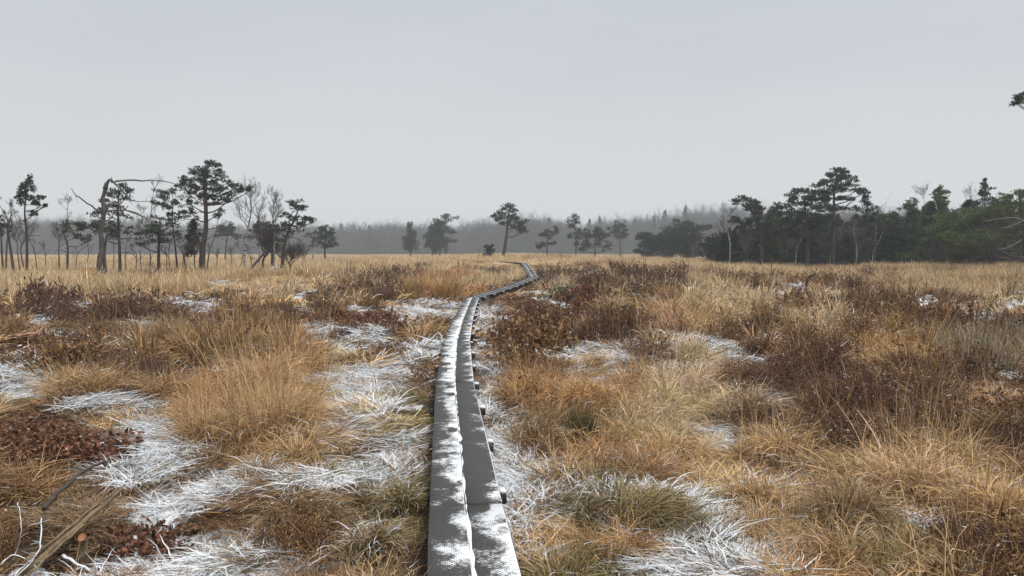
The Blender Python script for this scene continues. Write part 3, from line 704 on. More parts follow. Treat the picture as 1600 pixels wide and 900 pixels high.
pine('dark pine directly behind the snapped dead tree', 60, [(187,411),(186,385),(186,350),(187,310),(193,292)],
     [(193,291,8,4),(200,296,6,5),(183,300,9,5),(172,304,9,4),(195,309,10,4),(160,312,6,4),(182,320,12,5),(165,328,14,6),(150,335,9,5),(190,335,11,5),(144,350,12,7),(165,352,14,7),(186,355,14,8),(152,361,10,5),(177,365,10,5)], .13, 'needle', 14, 1.1, dead=6)
bare('tall thin birch between the dead tree and the big pine', 66, [(237,405),(236,370),(238,330),(240,295)], 270, 40, .08, 'birch', 15)
bare('slight birch sapling right of the snapped dead tree', 62, [(221,408),(220,385),(222,360),(219,335)], 318, 36, .055, 'birch', 16)
pine('dark flat-topped pine in front of the big pine on its left', 60, [(247,409),(247,385),(249,362),(250,345)],
     [(252,343,14,4),(243,350,12,5),(262,352,11,5),(235,357,12,5),(252,361,18,6),(226,367,12,5),(275,366,12,5),(222,380,9,4),(250,374,15,5)], .15, 'needle', 17, 1.1, dead=3)
pine('middle pine with lifted crown just left of the big pine', 62, [(278,408),(274,385),(271,350),(269,320)],
     [(262,300,11,5),(254,308,10,5),(270,305,10,5),(248,317,8,4),(275,316,10,5),(262,322,12,5),(266,334,8,4),(282,336,9,5),(290,330,7,4)], .09, 'needle', 18, dead=3)
pine('big spreading pine, tallest of the left group', 60, [(315,413),(317,390),(320,360),(321,320),(320,285),(322,262)],
     [(322,257,9,5),(331,255,7,4),(340,258,6,3),(312,264,10,6),(325,268,12,6),(341,268,8,5),(302,271,9,5),(293,278,9,5),(312,279,14,7),(332,281,13,6),(349,277,9,5),(287,284,7,4),(303,291,14,6),(324,295,14,6),(343,293,12,5),
      (358,289,9,4),(369,291,8,4),(378,297,6,4),(390,297,5,3),(315,306,14,6),(340,307,13,5),(358,303,10,5),(296,302,10,5),(295,315,9,4),(330,318,10,4),(343,333,8,6),(356,312,9,4),(300,330,7,4),(283,290,6,4)], .26, 'needle', 19, 1.25, dead=9)
pine('young dense pine standing against the big pine stem', 63, [(304,410),(304,385),(304,355),(303,338)], auto_pads(rg, 303, 340, 395, 17, 8, 'cone'), .06, 'needle_dark', 20, .9)
pine('small pine seen in the distance right of the big pine', 105, [(351,402),(353,385),(355,365),(356,352)],
     [(356,352,9,4),(349,357,8,4),(363,358,9,4),(356,363,13,5),(346,370,8,4),(367,369,7,4)], .13, 'needle', 21)
bare('crooked birch leaning beside the big pine stem', 58, [(322,411),(330,392),(338,370),(343,345)], 330, 30, .06, 'twig', 22, n=6)
bare('pale forked birch with spreading bare crown right of the big pine', 60, [(383,409),(381,385),(386,360),(392,335),(396,310)], 290, 62, .13, 'birch', 23, n=13)
bare('white double birch left part, fine upright twigs', 62, [(402,407),(405,375),(404,345),(400,315)], 285, 44, .09, 'birch', 24, n=12)
bare('tallest bare birch with fan-shaped crown left of the leaning pine', 64, [(427,405),(428,375),(427,345),(429,318)], 280, 52, .10, 'birch', 25, n=15)
pine('leaning pine with umbrella crown at the right end of the left group', 62, [(438,407),(446,383),(456,355),(464,332),(467,320)],
     [(466,318,11,5),(458,323,8,4),(473,325,8,4),(449,336,9,4),(462,339,9,4),(478,342,10,4),(487,345,6,3),(446,350,11,5),(466,352,12,5),(436,358,10,5),(452,363,12,5)], .13, 'needle_dark', 26, .95, dead=6)
pine('dark bushy pine left of the leaning pine', 66, [(424,405),(425,385),(426,370)], [(410,351,10,5),(422,352,9,5),(404,358,9,4),(416,362,13,5),(430,357,10,5),(425,371,15,6),(437,375,10,5),(418,381,12,5),(430,388,13,6)], .12, 'needle', 27, 1.1)
pine('small rounded pine standing apart right of the leaning pine', 92, [(508,402),(508,388),(509,372),(508,360)], [(507,357,8,4),(499,363,9,5),(516,364,9,5),(508,370,15,6),(497,378,9,5),(519,378,9,5),(508,384,13,5)], .13, 'needle', 28)
bare('short crooked white birch by the small rounded pine', 90, [(486,402),(491,392),(493,380),(496,372)], 362, 22, .09, 'birch', 29, n=6)
bare('twisted bare shrub above the snowy fallen logs', 55, [(413,424),(408,408),(418,393),(412,378)], 368, 66, .10, 'twig', 30, name='bare_shrub', cat='shrub', n=30)
bare('round tangled shrub at the right end of the fallen logs', 55, [(455,424),(453,412),(458,404)], 398, 50, .07, 'twig', 31, name='bare_shrub', cat='shrub', n=34)

SAPL = ['just right of the ragged left pine', 'left of the bare bush by the slim birch', 'left of the snapped dead tree, under a bough', 'close to the left side of the dead tree', 'close to the right side of the dead tree', 'right of the pine behind the dead tree', 'left of the slight birch sapling',
        'between the two birches right of the dead tree', 'at the foot of the flat-topped dark pine', 'right of the flat-topped dark pine stem', 'beside the middle pine stem', 'between the middle pine and the young dense pine', 'touching the left of the young dense pine', 'right of the big pine stem', 'under the distant small pine',
        'left of the pale forked birch', 'between the forked birch and the double birch', 'at the foot of the leaning pine', 'right of the leaning pine', 'left of the crooked white birch by the rounded pine']
for k_, (px_, tp_, D_) in enumerate(((58,372,60),(72,380,66),(120,378,64),(133,370,70),(176,366,66),(196,372,58),(209,382,60),(230,378,64),(258,384,60),(266,376,66),(284,372,58),(290,386,64),(297,380,56),(334,384,66),(362,388,60),(371,380,68),(395,386,58),(446,390,64),(470,386,70),(480,384,78))):
    bare('short leafless sapling ' + SAPL[k_], D_, [(px_, 408), (px_ + rg.normal(0, 3), (408 + tp_) / 2 + 6), (px_ + rg.normal(0, 5), tp_ + 6)], tp_, 20 + 12 * rg.random(), .045, 'twig', 400 + k_, 'bare saplings in the left tree group', 'bare_sapling', 'sapling', depth=3, n=9)

# --- the snapped dead tree
def dead_tree():
    rng = np.random.default_rng(40); D = 43; A = lambda px, py, dy=0: at(px, py, D + dy)
    base = A(158, 428); gz = float(H(base[0], D))
    root = empty('dead_tree', (base[0], D, gz), 'snapped grey dead tree with a splintered top and long drooping limbs', 'dead tree')
    tb = MB(); b0 = base.copy(); b0[2] = gz - .1
    tp = bez([b0, A(156, 408), A(159, 385), A(158.5, 360), A(162, 335), A(161.5, 315), A(165, 293)], 16); tp[2:-1] += rng.normal(0, .022, (13, 3))
    tb.tube(tp, np.linspace(.145, .095, 16) * (1 + .25 * np.exp(-np.arange(16) / 1.1)), 11, rough=.34, rng=rng)
    for k in range(16):          # splinters round the break
        a = k / 16 * 6.28; p = tp[-1] + np.array([math.cos(a) * .09, math.sin(a) * .09, -.08]); h = rng.uniform(.08, .42)
        tb.tube([p, p + [rng.normal(0, .02), rng.normal(0, .02), h * .6], p + [rng.normal(0, .05), rng.normal(0, .05), h]], [.05, .03, .006], 4)
    rebase(tb.obj('trunk', M['deadbark']), root)
    lm = MB(); lm.tube(bez([b0 + [.16, .3, 0], A(163, 408, .3), A(164, 385, .35), A(168, 362, .4)], 10), np.linspace(.12, .05, 10), 7); rebase(lm.obj('second_stem', M['twig'], smooth=True), root)
    top = MB(); top.tube(bez([A(165, 302), A(167, 288), A(171, 281), A(176, 283)], 10), np.linspace(.095, .06, 10), 8, rough=.2, rng=rng); top.tube([A(173, 283), A(174, 279), A(174.5, 277)], [.07, .04, .01], 5); rebase(top.obj('bent_top', M['deadbark'], smooth=True), root)
    limbs = [([(174,284,0),(190,282,.4),(228,281.5,1.0),(262,284,1.5),(284,290,1.7)], .075), ([(174,283,0),(185,291,-.3),(200,308,-.6),(211,315,-.8),(235,314,-1)], .055),
             ([(158,334,0),(147,325,-.4),(128,312,-.8),(118,304,-1),(112,294,-1.1)], .055), ([(166,321,0),(183,319,.4),(200,329,.7),(222,338,1),(240,348,1.3),(258,352,1.5)], .06),
             ([(164,331,0),(185,329,-.5),(205,330,-1),(225,338,-1.4),(232,345,-1.6)], .05), ([(165,372,.2),(180,374,.5),(205,372,.9),(222,377,1.1)], .05), ([(163,346,0),(174,340,.2),(180,330,.2)], .045), ([(156,347,0),(150,346,-.3),(143,349,-.5)], .03)]
    for pts, r in limbs:
        b = MB(); c = bez([A(*p) for p in pts], 14); c[1:-1] += rng.normal(0, .02, (12, 3)); b.tube(c, np.linspace(r, .014, 14), 6, rough=.2, rng=rng)
        for _ in range(5):
            j = rng.integers(4, 13); a = rng.normal(0, 1, 3); a /= np.linalg.norm(a); L = rng.uniform(.15, .5); b.tube(bez([c[j], c[j] + a * L * .5 + [0, 0, .04], c[j] + a * L], 4), [.014, .01, .008, .005], 3, cap=False)
        rebase(b.obj('limb', M['ash'] if r > .056 else M['twig'], smooth=True), root)
dead_tree()

# --- centre trees
pine('lone cone-shaped pine in the open, left of centre', 175, [(642,398),(641,380),(641,355)], auto_pads(rg, 641, 350, 390, 14, 8, 'cone'), .22, 'needle_dark', 50)
pine('left and smaller of two touching pines left of centre', 172, [(675,399),(676,380),(677,350)], auto_pads(rg, 676, 347, 392, 13, 8, 'round'), .2, 'needle_dark', 51)
pine('taller and right-hand one of two touching pines left of centre', 170, [(687,399),(688,375),(689,342)], auto_pads(rg, 690, 339, 392, 19, 9, 'round'), .25, 'needle_dark', 52, 1.1)
pine('solitary leaning pine with lifted lopsided crown behind the boardwalk bend', 105, [(784,404),(789,385),(792,362),(794,340),(797,326)],
     [(797,322,8,4),(790,327,8,4),(805,329,6,4),(781,333,6,4),(773,337,5,4),(777,343,6,3),(787,338,8,4),(800,338,9,4),(808,343,8,5),(816,348,8,5),(821,358,5,4),(805,354,8,4),(797,347,6,3),(812,361,6,3),(785,349,5,3)], .27, 'needle_dark', 53, 1.1, dead=2, bark='pinebark')
pine('small dark rounded bush at the foot of the solitary leaning pine', 92, [(764,404),(764,396),(765,388)], [(765,386,6,3),(761,390,6,4),(769,391,5,4),(765,396,7,5)], .09, 'needle_dark', 54, name='evergreen_bush', cat='bush')
def leaning_stem(label, px0, px1, D, r, name='bare_sapling'):
    rng = np.random.default_rng(int(px0[0])); a, b_ = at(*px0, D), at(*px1, D); a[2] = float(H(a[0], D)) - .05
    b = MB(); b.tube(bez([a, (a + b_) / 2 + rng.normal(0, .06, 3), b_], 8) , np.linspace(r, r * .3, 8), 5, rough=.2, rng=rng)
    b.tube(bez([(a + b_) / 2, (a + b_) / 2 + [.15, .1, .3]], 4), [r * .4, r * .3, r * .2, .004], 4)
    tag(b.obj(name, M['twig'], smooth=True), label, 'sapling')
leaning_stem('thin bare stem leaning left of the small dark rounded bush', (743, 408), (751, 386), 80, .035)
pine('small two-tiered pine right of the solitary leaning pine', 118, [(855,401),(855,385),(856,364)], [(852,364,8,3),(862,362,6,3),(869,359,4,3),(846,367,5,2),(858,369,8,3),(847,381,6,3),(863,379,6,3),(840,386,5,2)], .13, 'needle', 55)
pine('tall narrow pine with a tufted top, right of centre', 135, [(899,399),(900,375),(897,345)], [(898,339,6,4),(893,346,6,5),(901,346,5,4),(894,353,6,3),(903,360,6,4),(890,369,4,3),(901,371,7,4),(908,365,5,2),(900,380,6,4)], .17, 'needle_dark', 56)
pine('round-headed pine right of the tall narrow pine', 128, [(930,400),(930,388),(931,365)], [(931,359,9,4),(923,363,9,4),(939,365,8,4),(918,370,8,4),(931,370,13,5),(944,373,7,4),(919,379,10,5),(937,381,10,4),(913,388,8,6),(949,388,6,4)], .18, 'needle_dark', 57)
pine('airy pine just left of the green thicket', 150, [(969,399),(969,380),(968,355)], [(969,351,8,4),(961,355,7,3),(976,356,8,4),(966,361,10,4),(958,364,6,3),(977,365,7,3),(968,370,9,4)], .16, 'needle', 58)
pine('low rounded dark pine at the left end of the green thicket', 120, [(1012,402),(1014,385),(1015,368)], auto_pads(rg, 1015, 366, 400, 24, 7, 'round'), .16, 'needle_dark', 59, 1.1)
pine('middle pine of the green thicket right of centre', 118, [(1044,402),(1045,380),(1046,352)], auto_pads(rg, 1045, 356, 400, 28, 8, 'round'), .18, 'needle', 60, 1.1)
pine('largest bushy pine of the green thicket right of centre', 112, [(1082,403),(1082,380),(1084,348)], auto_pads(rg, 1081, 345, 401, 32, 9, 'round'), .2, 'needle', 61, 1.25)
pine('dark low pine filling the gap right of the green thicket', 112, [(1110,403),(1111,385),(1112,372)], auto_pads(rg, 1112, 368, 401, 20, 6, 'round'), .14, 'needle_dark', 62, 1.0)

# --- right group
pine('broad flat-crowned pine at the left of the right-hand wood', 88, [(1191,406),(1190,385),(1189,362),(1180,340),(1172,320)],
     [(1160,310,8,4),(1152,316,8,4),(1168,316,9,5),(1180,317,9,5),(1174,325,11,5),(1192,326,12,5),(1208,327,9,5),(1217,322,7,4),(1188,335,14,6),(1206,338,14,6),(1222,335,11,5),(1152,343,8,5),(1146,347,6,3),(1178,346,14,6),(1200,349,16,6),(1219,348,14,6),(1235,343,12,5),(1164,354,10,6),(1186,360,16,6),(1211,361,16,6),(1166,365,8,4),(1230,357,14,6)], .27, 'needle', 70, 1.25, dead=10)
pine('wide layered pine between the flat-crowned pine and the tallest pine', 90, [(1262,406),(1262,380),(1260,345),(1256,308)],
     [(1246,299,9,5),(1258,298,9,4),(1271,301,9,4),(1240,306,9,4),(1254,308,13,5),(1272,311,12,5),(1287,305,10,4),(1236,317,10,5),(1252,320,13,5),(1270,324,13,5),(1288,321,12,5),(1232,330,12,5),(1249,334,14,6),(1273,338,13,5),(1243,347,14,6),(1262,350,16,6),(1282,348,12,5),(1250,363,16,6),(1270,366,16,6),(1234,369,14,6)], .28, 'needle', 71, 1.2, dead=8)
pine('tallest pine of the right-hand wood with tiered crown', 92, [(1301,407),(1300,375),(1303,335),(1304,300),(1306,272)],
     [(1311,265,9,3),(1303,269,8,3),(1319,269,6,3),(1297,275,7,3),(1309,276,11,4),(1322,276,7,3),(1290,283,9,3),(1305,284,13,4),(1331,279,7,4),(1326,287,11,4),(1278,290,11,4),(1298,293,14,4),(1318,296,14,4),(1337,297,10,4),(1349,300,7,3),(1284,301,13,4),(1290,314,13,5),(1312,310,10,4),(1333,311,9,4),(1297,327,13,5),(1318,328,10,4),(1288,341,12,5),(1308,345,13,5)], .28, 'needle', 72, 1.3, dead=10)
pine('thin-crowned pine at the right shoulder of the tallest pine', 94, [(1355,406),(1355,375),(1354,340),(1356,310)], [(1356,308,6,4),(1350,316,7,4),(1361,318,7,4),(1344,326,8,4),(1357,328,9,4),(1366,332,7,4),(1350,338,10,5),(1363,343,9,4),(1345,350,9,5),(1358,356,11,5),(1350,368,11,5)], .14, 'needle_dark', 73, .7, dead=8)
pine('dark dense pine in the dip of the right-hand wood', 90, [(1398,406),(1398,380),(1399,345)], auto_pads(rg, 1399, 338, 402, 26, 10, 'round'), .17, 'needle', 74, 1.1, dead=4)
pine('pointed dark pine right of the dip in the wood', 90, [(1424,407),(1424,375),(1423,335),(1422,313)], [(1422,314,6,4),(1417,321,7,4),(1427,323,8,4),(1421,330,10,5)] + auto_pads(rg, 1422, 333, 402, 30, 10, 'cone'), .18, 'needle_green', 75, 1.1)
pine('spire-topped pine behind the bushy right-hand pines', 96, [(1470,407),(1470,370),(1469,330),(1469,294)], [(1469,293,4,3),(1465,298,5,3),(1474,300,5,3),(1461,306,6,4),(1474,309,8,4),(1467,314,8,4),(1479,319,6,3),(1462,322,8,4)] + auto_pads(rg, 1466, 328, 402, 36, 11, 'round'), .2, 'needle_green', 76, 1.1)
bare('bare pale birch crown beside the spire-topped pine', 97, [(1448,407),(1447,370),(1449,335),(1446,305)], 292, 36, .1, 'birch', 77, n=12)
pine('thin pointed young pine with a tiny tip, highest near the right edge', 98, [(1538,407),(1538,370),(1539,325),(1539,283)], [(1539,282,2,2),(1537,289,5,3),(1541,294,6,3),(1534,299,6,3),(1543,303,7,4),(1537,309,8,4),(1528,315,8,4),(1545,316,9,4),(1536,323,11,5)], .13, 'needle', 78, .8)
bare('faint bare crown left of the thin pointed young pine', 99, [(1518,407),(1517,370),(1516,335),(1517,310)], 300, 40, .1, 'twig', 79, n=12, name='bare_tree', cat='tree')
pine('bushy bright green pine filling the middle of the right-hand wood', 84, [(1508,408),(1508,380),(1510,340)], auto_pads(rg, 1508, 328, 404, 50, 13, 'round'), .2, 'needle_green', 80, 1.25)
pine('large bright green pine at the right photo edge with grey bare limbs', 78, [(1606,410),(1604,380),(1600,345),(1590,305)],
     [(1592,301,14,5),(1578,307,12,5),(1604,306,14,5),(1563,314,11,5),(1584,316,15,6),(1604,320,14,6),(1550,326,14,6),(1572,328,16,6),(1595,331,14,6),(1536,334,14,6),(1520,342,14,5),(1555,338,12,4),(1490,365,14,6),(1512,370,16,6),(1530,363,14,6),(1545,371,16,7),(1565,366,14,6),(1585,362,14,6),(1603,368,14,6),(1524,380,14,6),(1500,378,12,5),(1540,385,14,6),(1610,345,14,6)], .3, 'needle_green', 81, 1.3, dead=3)
def grey_limb(label, pts, D, r):
    rng = np.random.default_rng(83); b = MB(); b.tube(bez([at(px, py, D + dy) for px, py, dy in pts], 14), np.linspace(r, .02, 14), 6, rough=.15, rng=rng)
    return b.obj('bare_limb', M['ash'], smooth=True)
_edge = [o for o in COL.objects if o.name.startswith('pine_tree') and 'grey bare limbs' in o.get('label', '')][0]
for pts, r in (([(1606,350,0),(1592,341,-1.2),(1568,341,-1.8),(1535,346,-2.2)], .10), ([(1603,343,-.8),(1585,351,-1.6),(1565,357,-2.1)], .06), ([(1604,368,0),(1588,380,-1.2),(1570,388,-1.6),(1560,390,-2)], .06)):
    rebase(grey_limb('', pts, 78 * .7, r * .5), _edge)
bare('white birch stem at the left corner of the right-hand wood', 86, [(1140,406),(1139,385),(1137,360),(1135,338)], 318, 44, .09, 'birch', 84, n=11)
bare('short white birch stem under the tallest pine, leaning right', 86, [(1243,406),(1246,392),(1248,378),(1252,374)], 368, 26, .07, 'birch', 85, n=5)
bare('white birch stem standing right of the tallest pine', 88, [(1336,406),(1336,390),(1335,370),(1334,355)], 340, 30, .08, 'birch', 86, n=8)
bare('bent white birch right of the thin-crowned pine', 88, [(1362,406),(1366,392),(1374,375),(1380,362)], 352, 28, .07, 'birch', 87, n=7)
bare('straight birch at the dip of the right-hand wood', 92, [(1367,406),(1367,380),(1368,355),(1367,338)], 326, 34, .07, 'birch', 88, n=9)
# the tree outside the frame whose bough tip enters at the upper right edge
pine('pine outside the right edge with one bough tip entering high in the frame', 34, [(1790,470),(1785,380),(1778,260),(1772,120),(1770,60)],
     [(1592,152,10,6),(1600,146,11,6),(1588,160,6,4),(1606,158,9,5),(1628,150,22,10),(1665,150,30,12),(1720,140,44,18),(1770,60,50,22),(1800,110,55,24),(1840,160,50,22),(1745,95,45,20),(1700,190,40,16),(1830,225,45,18)], .24, 'needle', 89, .55, dead=2)

# ------------------------------------------------------------------ far woods: trees nobody could count
def forest_protos():
    out = []
    for v in range(5):          # bare deciduous
        rng = np.random.default_rng(300 + v); b = MB(); h = 14.0
        tp = bez([[0, 0, -.5], [rng.normal(0, .3), rng.normal(0, .3), h * .35], [rng.normal(0, .5), rng.normal(0, .5), h * .68]], 8); b.tube(tp, np.linspace(.22, .10, 8), 5, cap=False)
        for i in range(17):
            j = rng.integers(2, 8); a = rng.random() * 6.28; el = rng.uniform(.15, 1.3)
            grow(b, rng, tp[j], np.array([math.cos(a) * math.cos(el), math.sin(a) * math.cos(el), math.sin(el)]), rng.uniform(2.0, 3.4), .075, 3, .85, .22, 3, count=4)
        out.append(b.mesh('bare_forest_tree', M['ftwig']))
    for v in range(2):          # conifers
        rng = np.random.default_rng(320 + v); b = MB(); b.tube([[0, 0, -.5], [0, 0, 8], [0, 0, 14]], [.2, .14, .03], 5, cap=False)
        for k in range(34):
            f = k / 33; z = 3 + 10.8 * f; w = (2.6 if v == 0 else 1.9) * (1.02 - f) ** .7; a = rng.random() * 6.28
            sprigs(b, rng, np.array([math.cos(a) * w * .5, math.sin(a) * w * .5, z]), (w * .6, w * .6, .45), 46, .5)
        me = b.mesh('forest_conifer', M['needle_green' if v else 'needle']); out.append(me)
    for v in range(2):          # undergrowth
        rng = np.random.default_rng(330 + v); b = MB()
        for i in range(26):
            a = rng.random() * 6.28; q = np.array([math.cos(a), math.sin(a), 0]) * rng.random() * 1.2; el = rng.uniform(.6, 1.5)
            grow(b, rng, q, np.array([math.cos(a) * math.cos(el), math.sin(a) * math.cos(el), math.sin(el)]), rng.uniform(1.2, 2.4), .035, 2, .6, .4, 3, count=4)
        out.append(b.mesh('forest_undergrowth', M['ftwig']))
    return out
FP = forest_protos()
def forest():
    rng = np.random.default_rng(9); P = []; rot = []; scl = []; var = []
    pxs = [-400, 0, 60, 300, 500, 560, 620, 760, 830, 900, 960, 1030, 1090, 1150, 1250, 2000]; tops = [352, 346, 344, 352, 352, 350, 348, 345, 340, 346, 343, 335, 327, 322, 330, 330]
    for row, (D0, n) in enumerate(((335, 330), (344, 310), (354, 300), (366, 280), (380, 270), (396, 260), (414, 250), (434, 240))):
        a = np.linspace(-48, 48, n) + rng.normal(0, .14, n)
        for k in range(n):
            D = D0 + rng.normal(0, 4.5) - 18 * max(0, min(1, (a[k] - 8) / 20)); x = D * math.tan(R(a[k])); px = 800 + F * x / D
            top = np.interp(px, pxs, tops); hh = (394 - top) / F * D + 1.6
            s = hh / 13.6 * (.56 + .34 * float(vnoise(np.array(px / 17.), np.array(row * 3.1), 5)) + .26 * float(vnoise(np.array(px / 70.), np.array(row * .4), 8))) * rng.uniform(.86, 1.1)
            con = rng.random() < (.035 if px > 800 else .03); 
            P.append((x, D, float(rise(x, D)))); rot.append((0, 0, rng.random() * 6.28)); scl.append((s * rng.uniform(.85, 1.15), s * rng.uniform(.85, 1.15), s)); var.append(5 + rng.integers(2) if con else rng.integers(5))
            if row < 4:
                for _ in range(2):
                    P.append((x + rng.normal(0, 2), D - rng.uniform(0, 6), float(rise(x, D)))); rot.append((0, 0, rng.random() * 6.28)); q = rng.uniform(.7, 1.5); scl.append((q, q, q)); var.append(7 + rng.integers(2))
    n = len(P); scatter('forest', FP, P, rot, scl, var, np.full((n, 3), .1), np.zeros(n), 'hazy grey bare forest closing the far edge of the heath')
    # thicket behind and between the right-hand pines
    P = []; rot = []; scl = []; var = []
    for k in range(760):
        D = rng.uniform(66, 96); px = rng.uniform(1120, 1900); p = at(px, 400, D); x = p[0]
        top = np.interp(px, [1120, 1200, 1300, 1380, 1450, 1600, 1900], [366, 342, 336, 338, 320, 312, 312]); hh = (394 - top) / F * D + 1.6
        q = rng.random(); v = rng.integers(5) if q < .14 else (5 + rng.integers(2) if q < .66 else 7 + rng.integers(2))
        s = hh / 13.6 * rng.uniform(.55, 1.0) if v < 7 else rng.uniform(.7, 1.5)
        P.append((x, D, float(rise(x, D)))); rot.append((0, 0, rng.random() * 6.28)); ws_ = 1.7 if v in (5, 6) else 1.2; scl.append((s * ws_, s * ws_, s)); var.append(v)
    n = len(P); scatter('thicket', FP, P, rot, scl, var, np.full((n, 3), .1), np.zeros(n), 'dark tangled undergrowth filling the right-hand wood between its pines')
forest()

# ------------------------------------------------------------------ plants one can point at
def tussock(label, px, py, wpx, hgt, tint, seed, n=1500, droop=(60, 150), elev=(40, 88), culms=40, culm_h=(.7, 1.1), snow=.07, name='grass_tussock', cat='tussock', lean=None, width=.0080, gray=(.56, .43, .27), flat=1.0):
    rng = np.random.default_rng(seed); x, y = gnd(px, py); D = math.hypot(x, y); rad = wpx / 2 / F * D
    z = float(H(x, y)); root = empty(name, (x, y, z), label, cat); ws = max(1, D / 9) ** .8
    lum = .3 * tint[0] + .6 * tint[1] + .1 * tint[2]; tint = tuple(1.15 * (.78 * a + .22 * lum * b) for a, b in zip(tint, (1.3, 1.0, .70)))
    mt = blade_mat(name + '_blades', tint, snow, gray=gray)
    b = MB(); ncl = 9; n = int(n * .8)
    for k in range(ncl):
        a = rng.random() * 6.28; rr = rad * .48 * math.sqrt(rng.random()) if k else 0
        P, S = blade_paths(rng, n // ncl, (hgt * .6, hgt * 1.5), elev, droop, rad * .34, 6, az0=lean, azs=.9 if lean is not None else math.pi, out=.6, wob=.3, dome=hgt * .22 * flat)
        if lean is not None: pass
        ox, oy = math.cos(a) * rr, math.sin(a) * rr
        add_blades(b, rng, P, S, width * ws, (ox, oy, float(H(x + ox, y + oy)) - z - .01))
    b.obj('leaves', mt, root)
    if culms:
        b = MB(); P, S = blade_paths(rng, culms, culm_h, (60, 94), (-8, 55), rad * .75, 6, out=.45, wob=.15); add_blades(b, rng, P, S, .0045 * ws); b.obj('stalks', blade_mat(name + '_stalks', tuple(.5 * a + .5 * c for a, c in zip(tint, (.62, .45, .25))), snow * .4, gray=gray), root)
    CLEAR.append((x, y, rad * .8))
    return root
tussock('tallest tan grass tussock, with upright stalks, between the left snow and the path', 425, 690, 170, .46, (.46, .29, .13), 1, 2600, culms=420, culm_h=(.6, 1.3), elev=(30, 90), droop=(30, 170))
tussock('tan stalky tussock joined to the left flank of the tallest tussock', 335, 692, 110, .40, (.42, .245, .105), 2, 1500, culms=200, culm_h=(.4, 1.0))
tussock('orange mounded tussock behind the tallest tussock', 400, 625, 150, .5, ORANGE, 3, 1500, culms=80, culm_h=(.7, 1.2))
tussock('combed-over brown tussock drooping onto snow, lower left of the path', 470, 815, 170, .30, (.25, .155, .072), 4, 2400, droop=(60, 130), elev=(25, 75), culms=0, lean=-.6)
tussock('low brown-tan grass mound at mid left beside dark heather', 150, 632, 170, .34, (.36, .21, .09), 5, 1800, culms=30, culm_h=(.4, .8))
tussock('tan grass mound in front of dark heather at left', 265, 628, 130, .36, (.34, .19, .08), 6, 1500, culms=40, culm_h=(.5, .9))
tussock('small brown tuft poking out of the left snow field', 175, 690, 50, .22, BROWN, 7, 500, culms=0)
tussock('small arched tuft with snow over it left of the combed-over tussock', 400, 745, 70, .22, (.27, .18, .09), 8, 600, culms=0, snow=.35)
tussock('olive grass hump touching the boards at lower left', 630, 815, 80, .20, OLIVE, 9, 900, culms=0, snow=.12)
tussock('brown drooping grass edge left of the bottom of the boards', 575, 885, 120, .22, (.24, .165, .075), 10, 1300, culms=0, snow=.15, lean=-.9)
tussock('orange curly round tussock on the right of the boards', 905, 652, 150, .36, (.47, .25, .085), 11, 2400, droop=(90, 175), culms=25, culm_h=(.4, .75))
tussock('dark green rush tuft in front of the curly orange tussock', 905, 690, 60, .34, (.085, .085, .035), 12, 500, droop=(0, 40), elev=(55, 90), culms=0, snow=0, name='rush_tuft', cat='rushes', gray=(.2, .17, .08))
tussock('tall-stalked pale tussock right of the green rush tuft', 985, 690, 110, .40, (.44, .29, .13), 13, 1500, culms=110, culm_h=(.55, .95))
tussock('light tan tussock with curled leaves at centre right', 1060, 712, 140, .38, (.47, .30, .12), 14, 2000, droop=(90, 170), culms=40, culm_h=(.4, .8))
tussock('rusty brown tussock above the olive patch right of the boards', 1000, 765, 150, .34, (.34, .185, .08), 15, 1900, culms=20, culm_h=(.3, .6))
tussock('olive flattened tussock fringed by snow at lower centre right', 1010, 862, 210, .22, (.20, .15, .058), 16, 2400, droop=(40, 100), elev=(20, 65), culms=0, lean=.5, snow=.03)
tussock('small dark olive hump left of the flattened tussock', 920, 862, 90, .17, (.16, .115, .05), 17, 900, culms=0, lean=-.4, snow=.08)
tussock('bank of tan grass hanging over a dark peat hollow', 945, 520, 130, .42, (.42, .27, .11), 18, 1500, culms=60, culm_h=(.45, .75))
tussock('pale yellow tuft in the middle of the right heath', 1268, 528, 70, .34, (.56, .41, .20), 19, 800, culms=0)
tussock('wide orange grass mound behind the dark heather at right', 1405, 582, 170, .40, (.45, .27, .095), 20, 1900, culms=40, culm_h=(.4, .7))
tussock('orange tussock at the right photo edge beside dark heather', 1560, 650, 130, .42, (.45, .25, .09), 21, 1600, culms=25)
tussock('grey-brown stalky grass stand near the right edge', 1530, 575, 130, .55, (.25, .19, .12), 22, 1400, droop=(10, 60), elev=(60, 90), culms=120, culm_h=(.6, 1.0))
tussock('brown tussock among snow at lower right', 1320, 862, 130, .30, (.24, .15, .072), 23, 1700, culms=30, culm_h=(.3, .6), snow=.06)
tussock('large tan tussock with tangled stalks in the lower right', 1440, 800, 190, .33, TAN, 24, 2400, culms=140, culm_h=(.5, .95))
tussock('straw tussock in the bottom right corner', 1570, 850, 150, .34, (.47, .29, .11), 25, 2200, culms=60, culm_h=(.4, .8))
tussock('tan tussock in front of the big dark heather patch', 1215, 720, 150, .36, (.45, .275, .11), 26, 1800, culms=60, culm_h=(.4, .8))
tussock('tan tussock with frosty tips left of the brown lower-right tussock', 1190, 812, 110, .27, (.42, .25, .10), 27, 1300, culms=20, snow=.12)
tussock('bright orange tall grass left of the first bend of the boards', 705, 474, 60, .75, (.50, .28, .085), 28, 1300, droop=(10, 80), elev=(55, 90), culms=80, culm_h=(.8, 1.4))
tussock('orange grass stand behind the bright tall grass near the bend', 660, 462, 70, .6, (.46, .27, .10), 29, 900, droop=(10, 80), elev=(55, 90), culms=40, culm_h=(.7, 1.1))
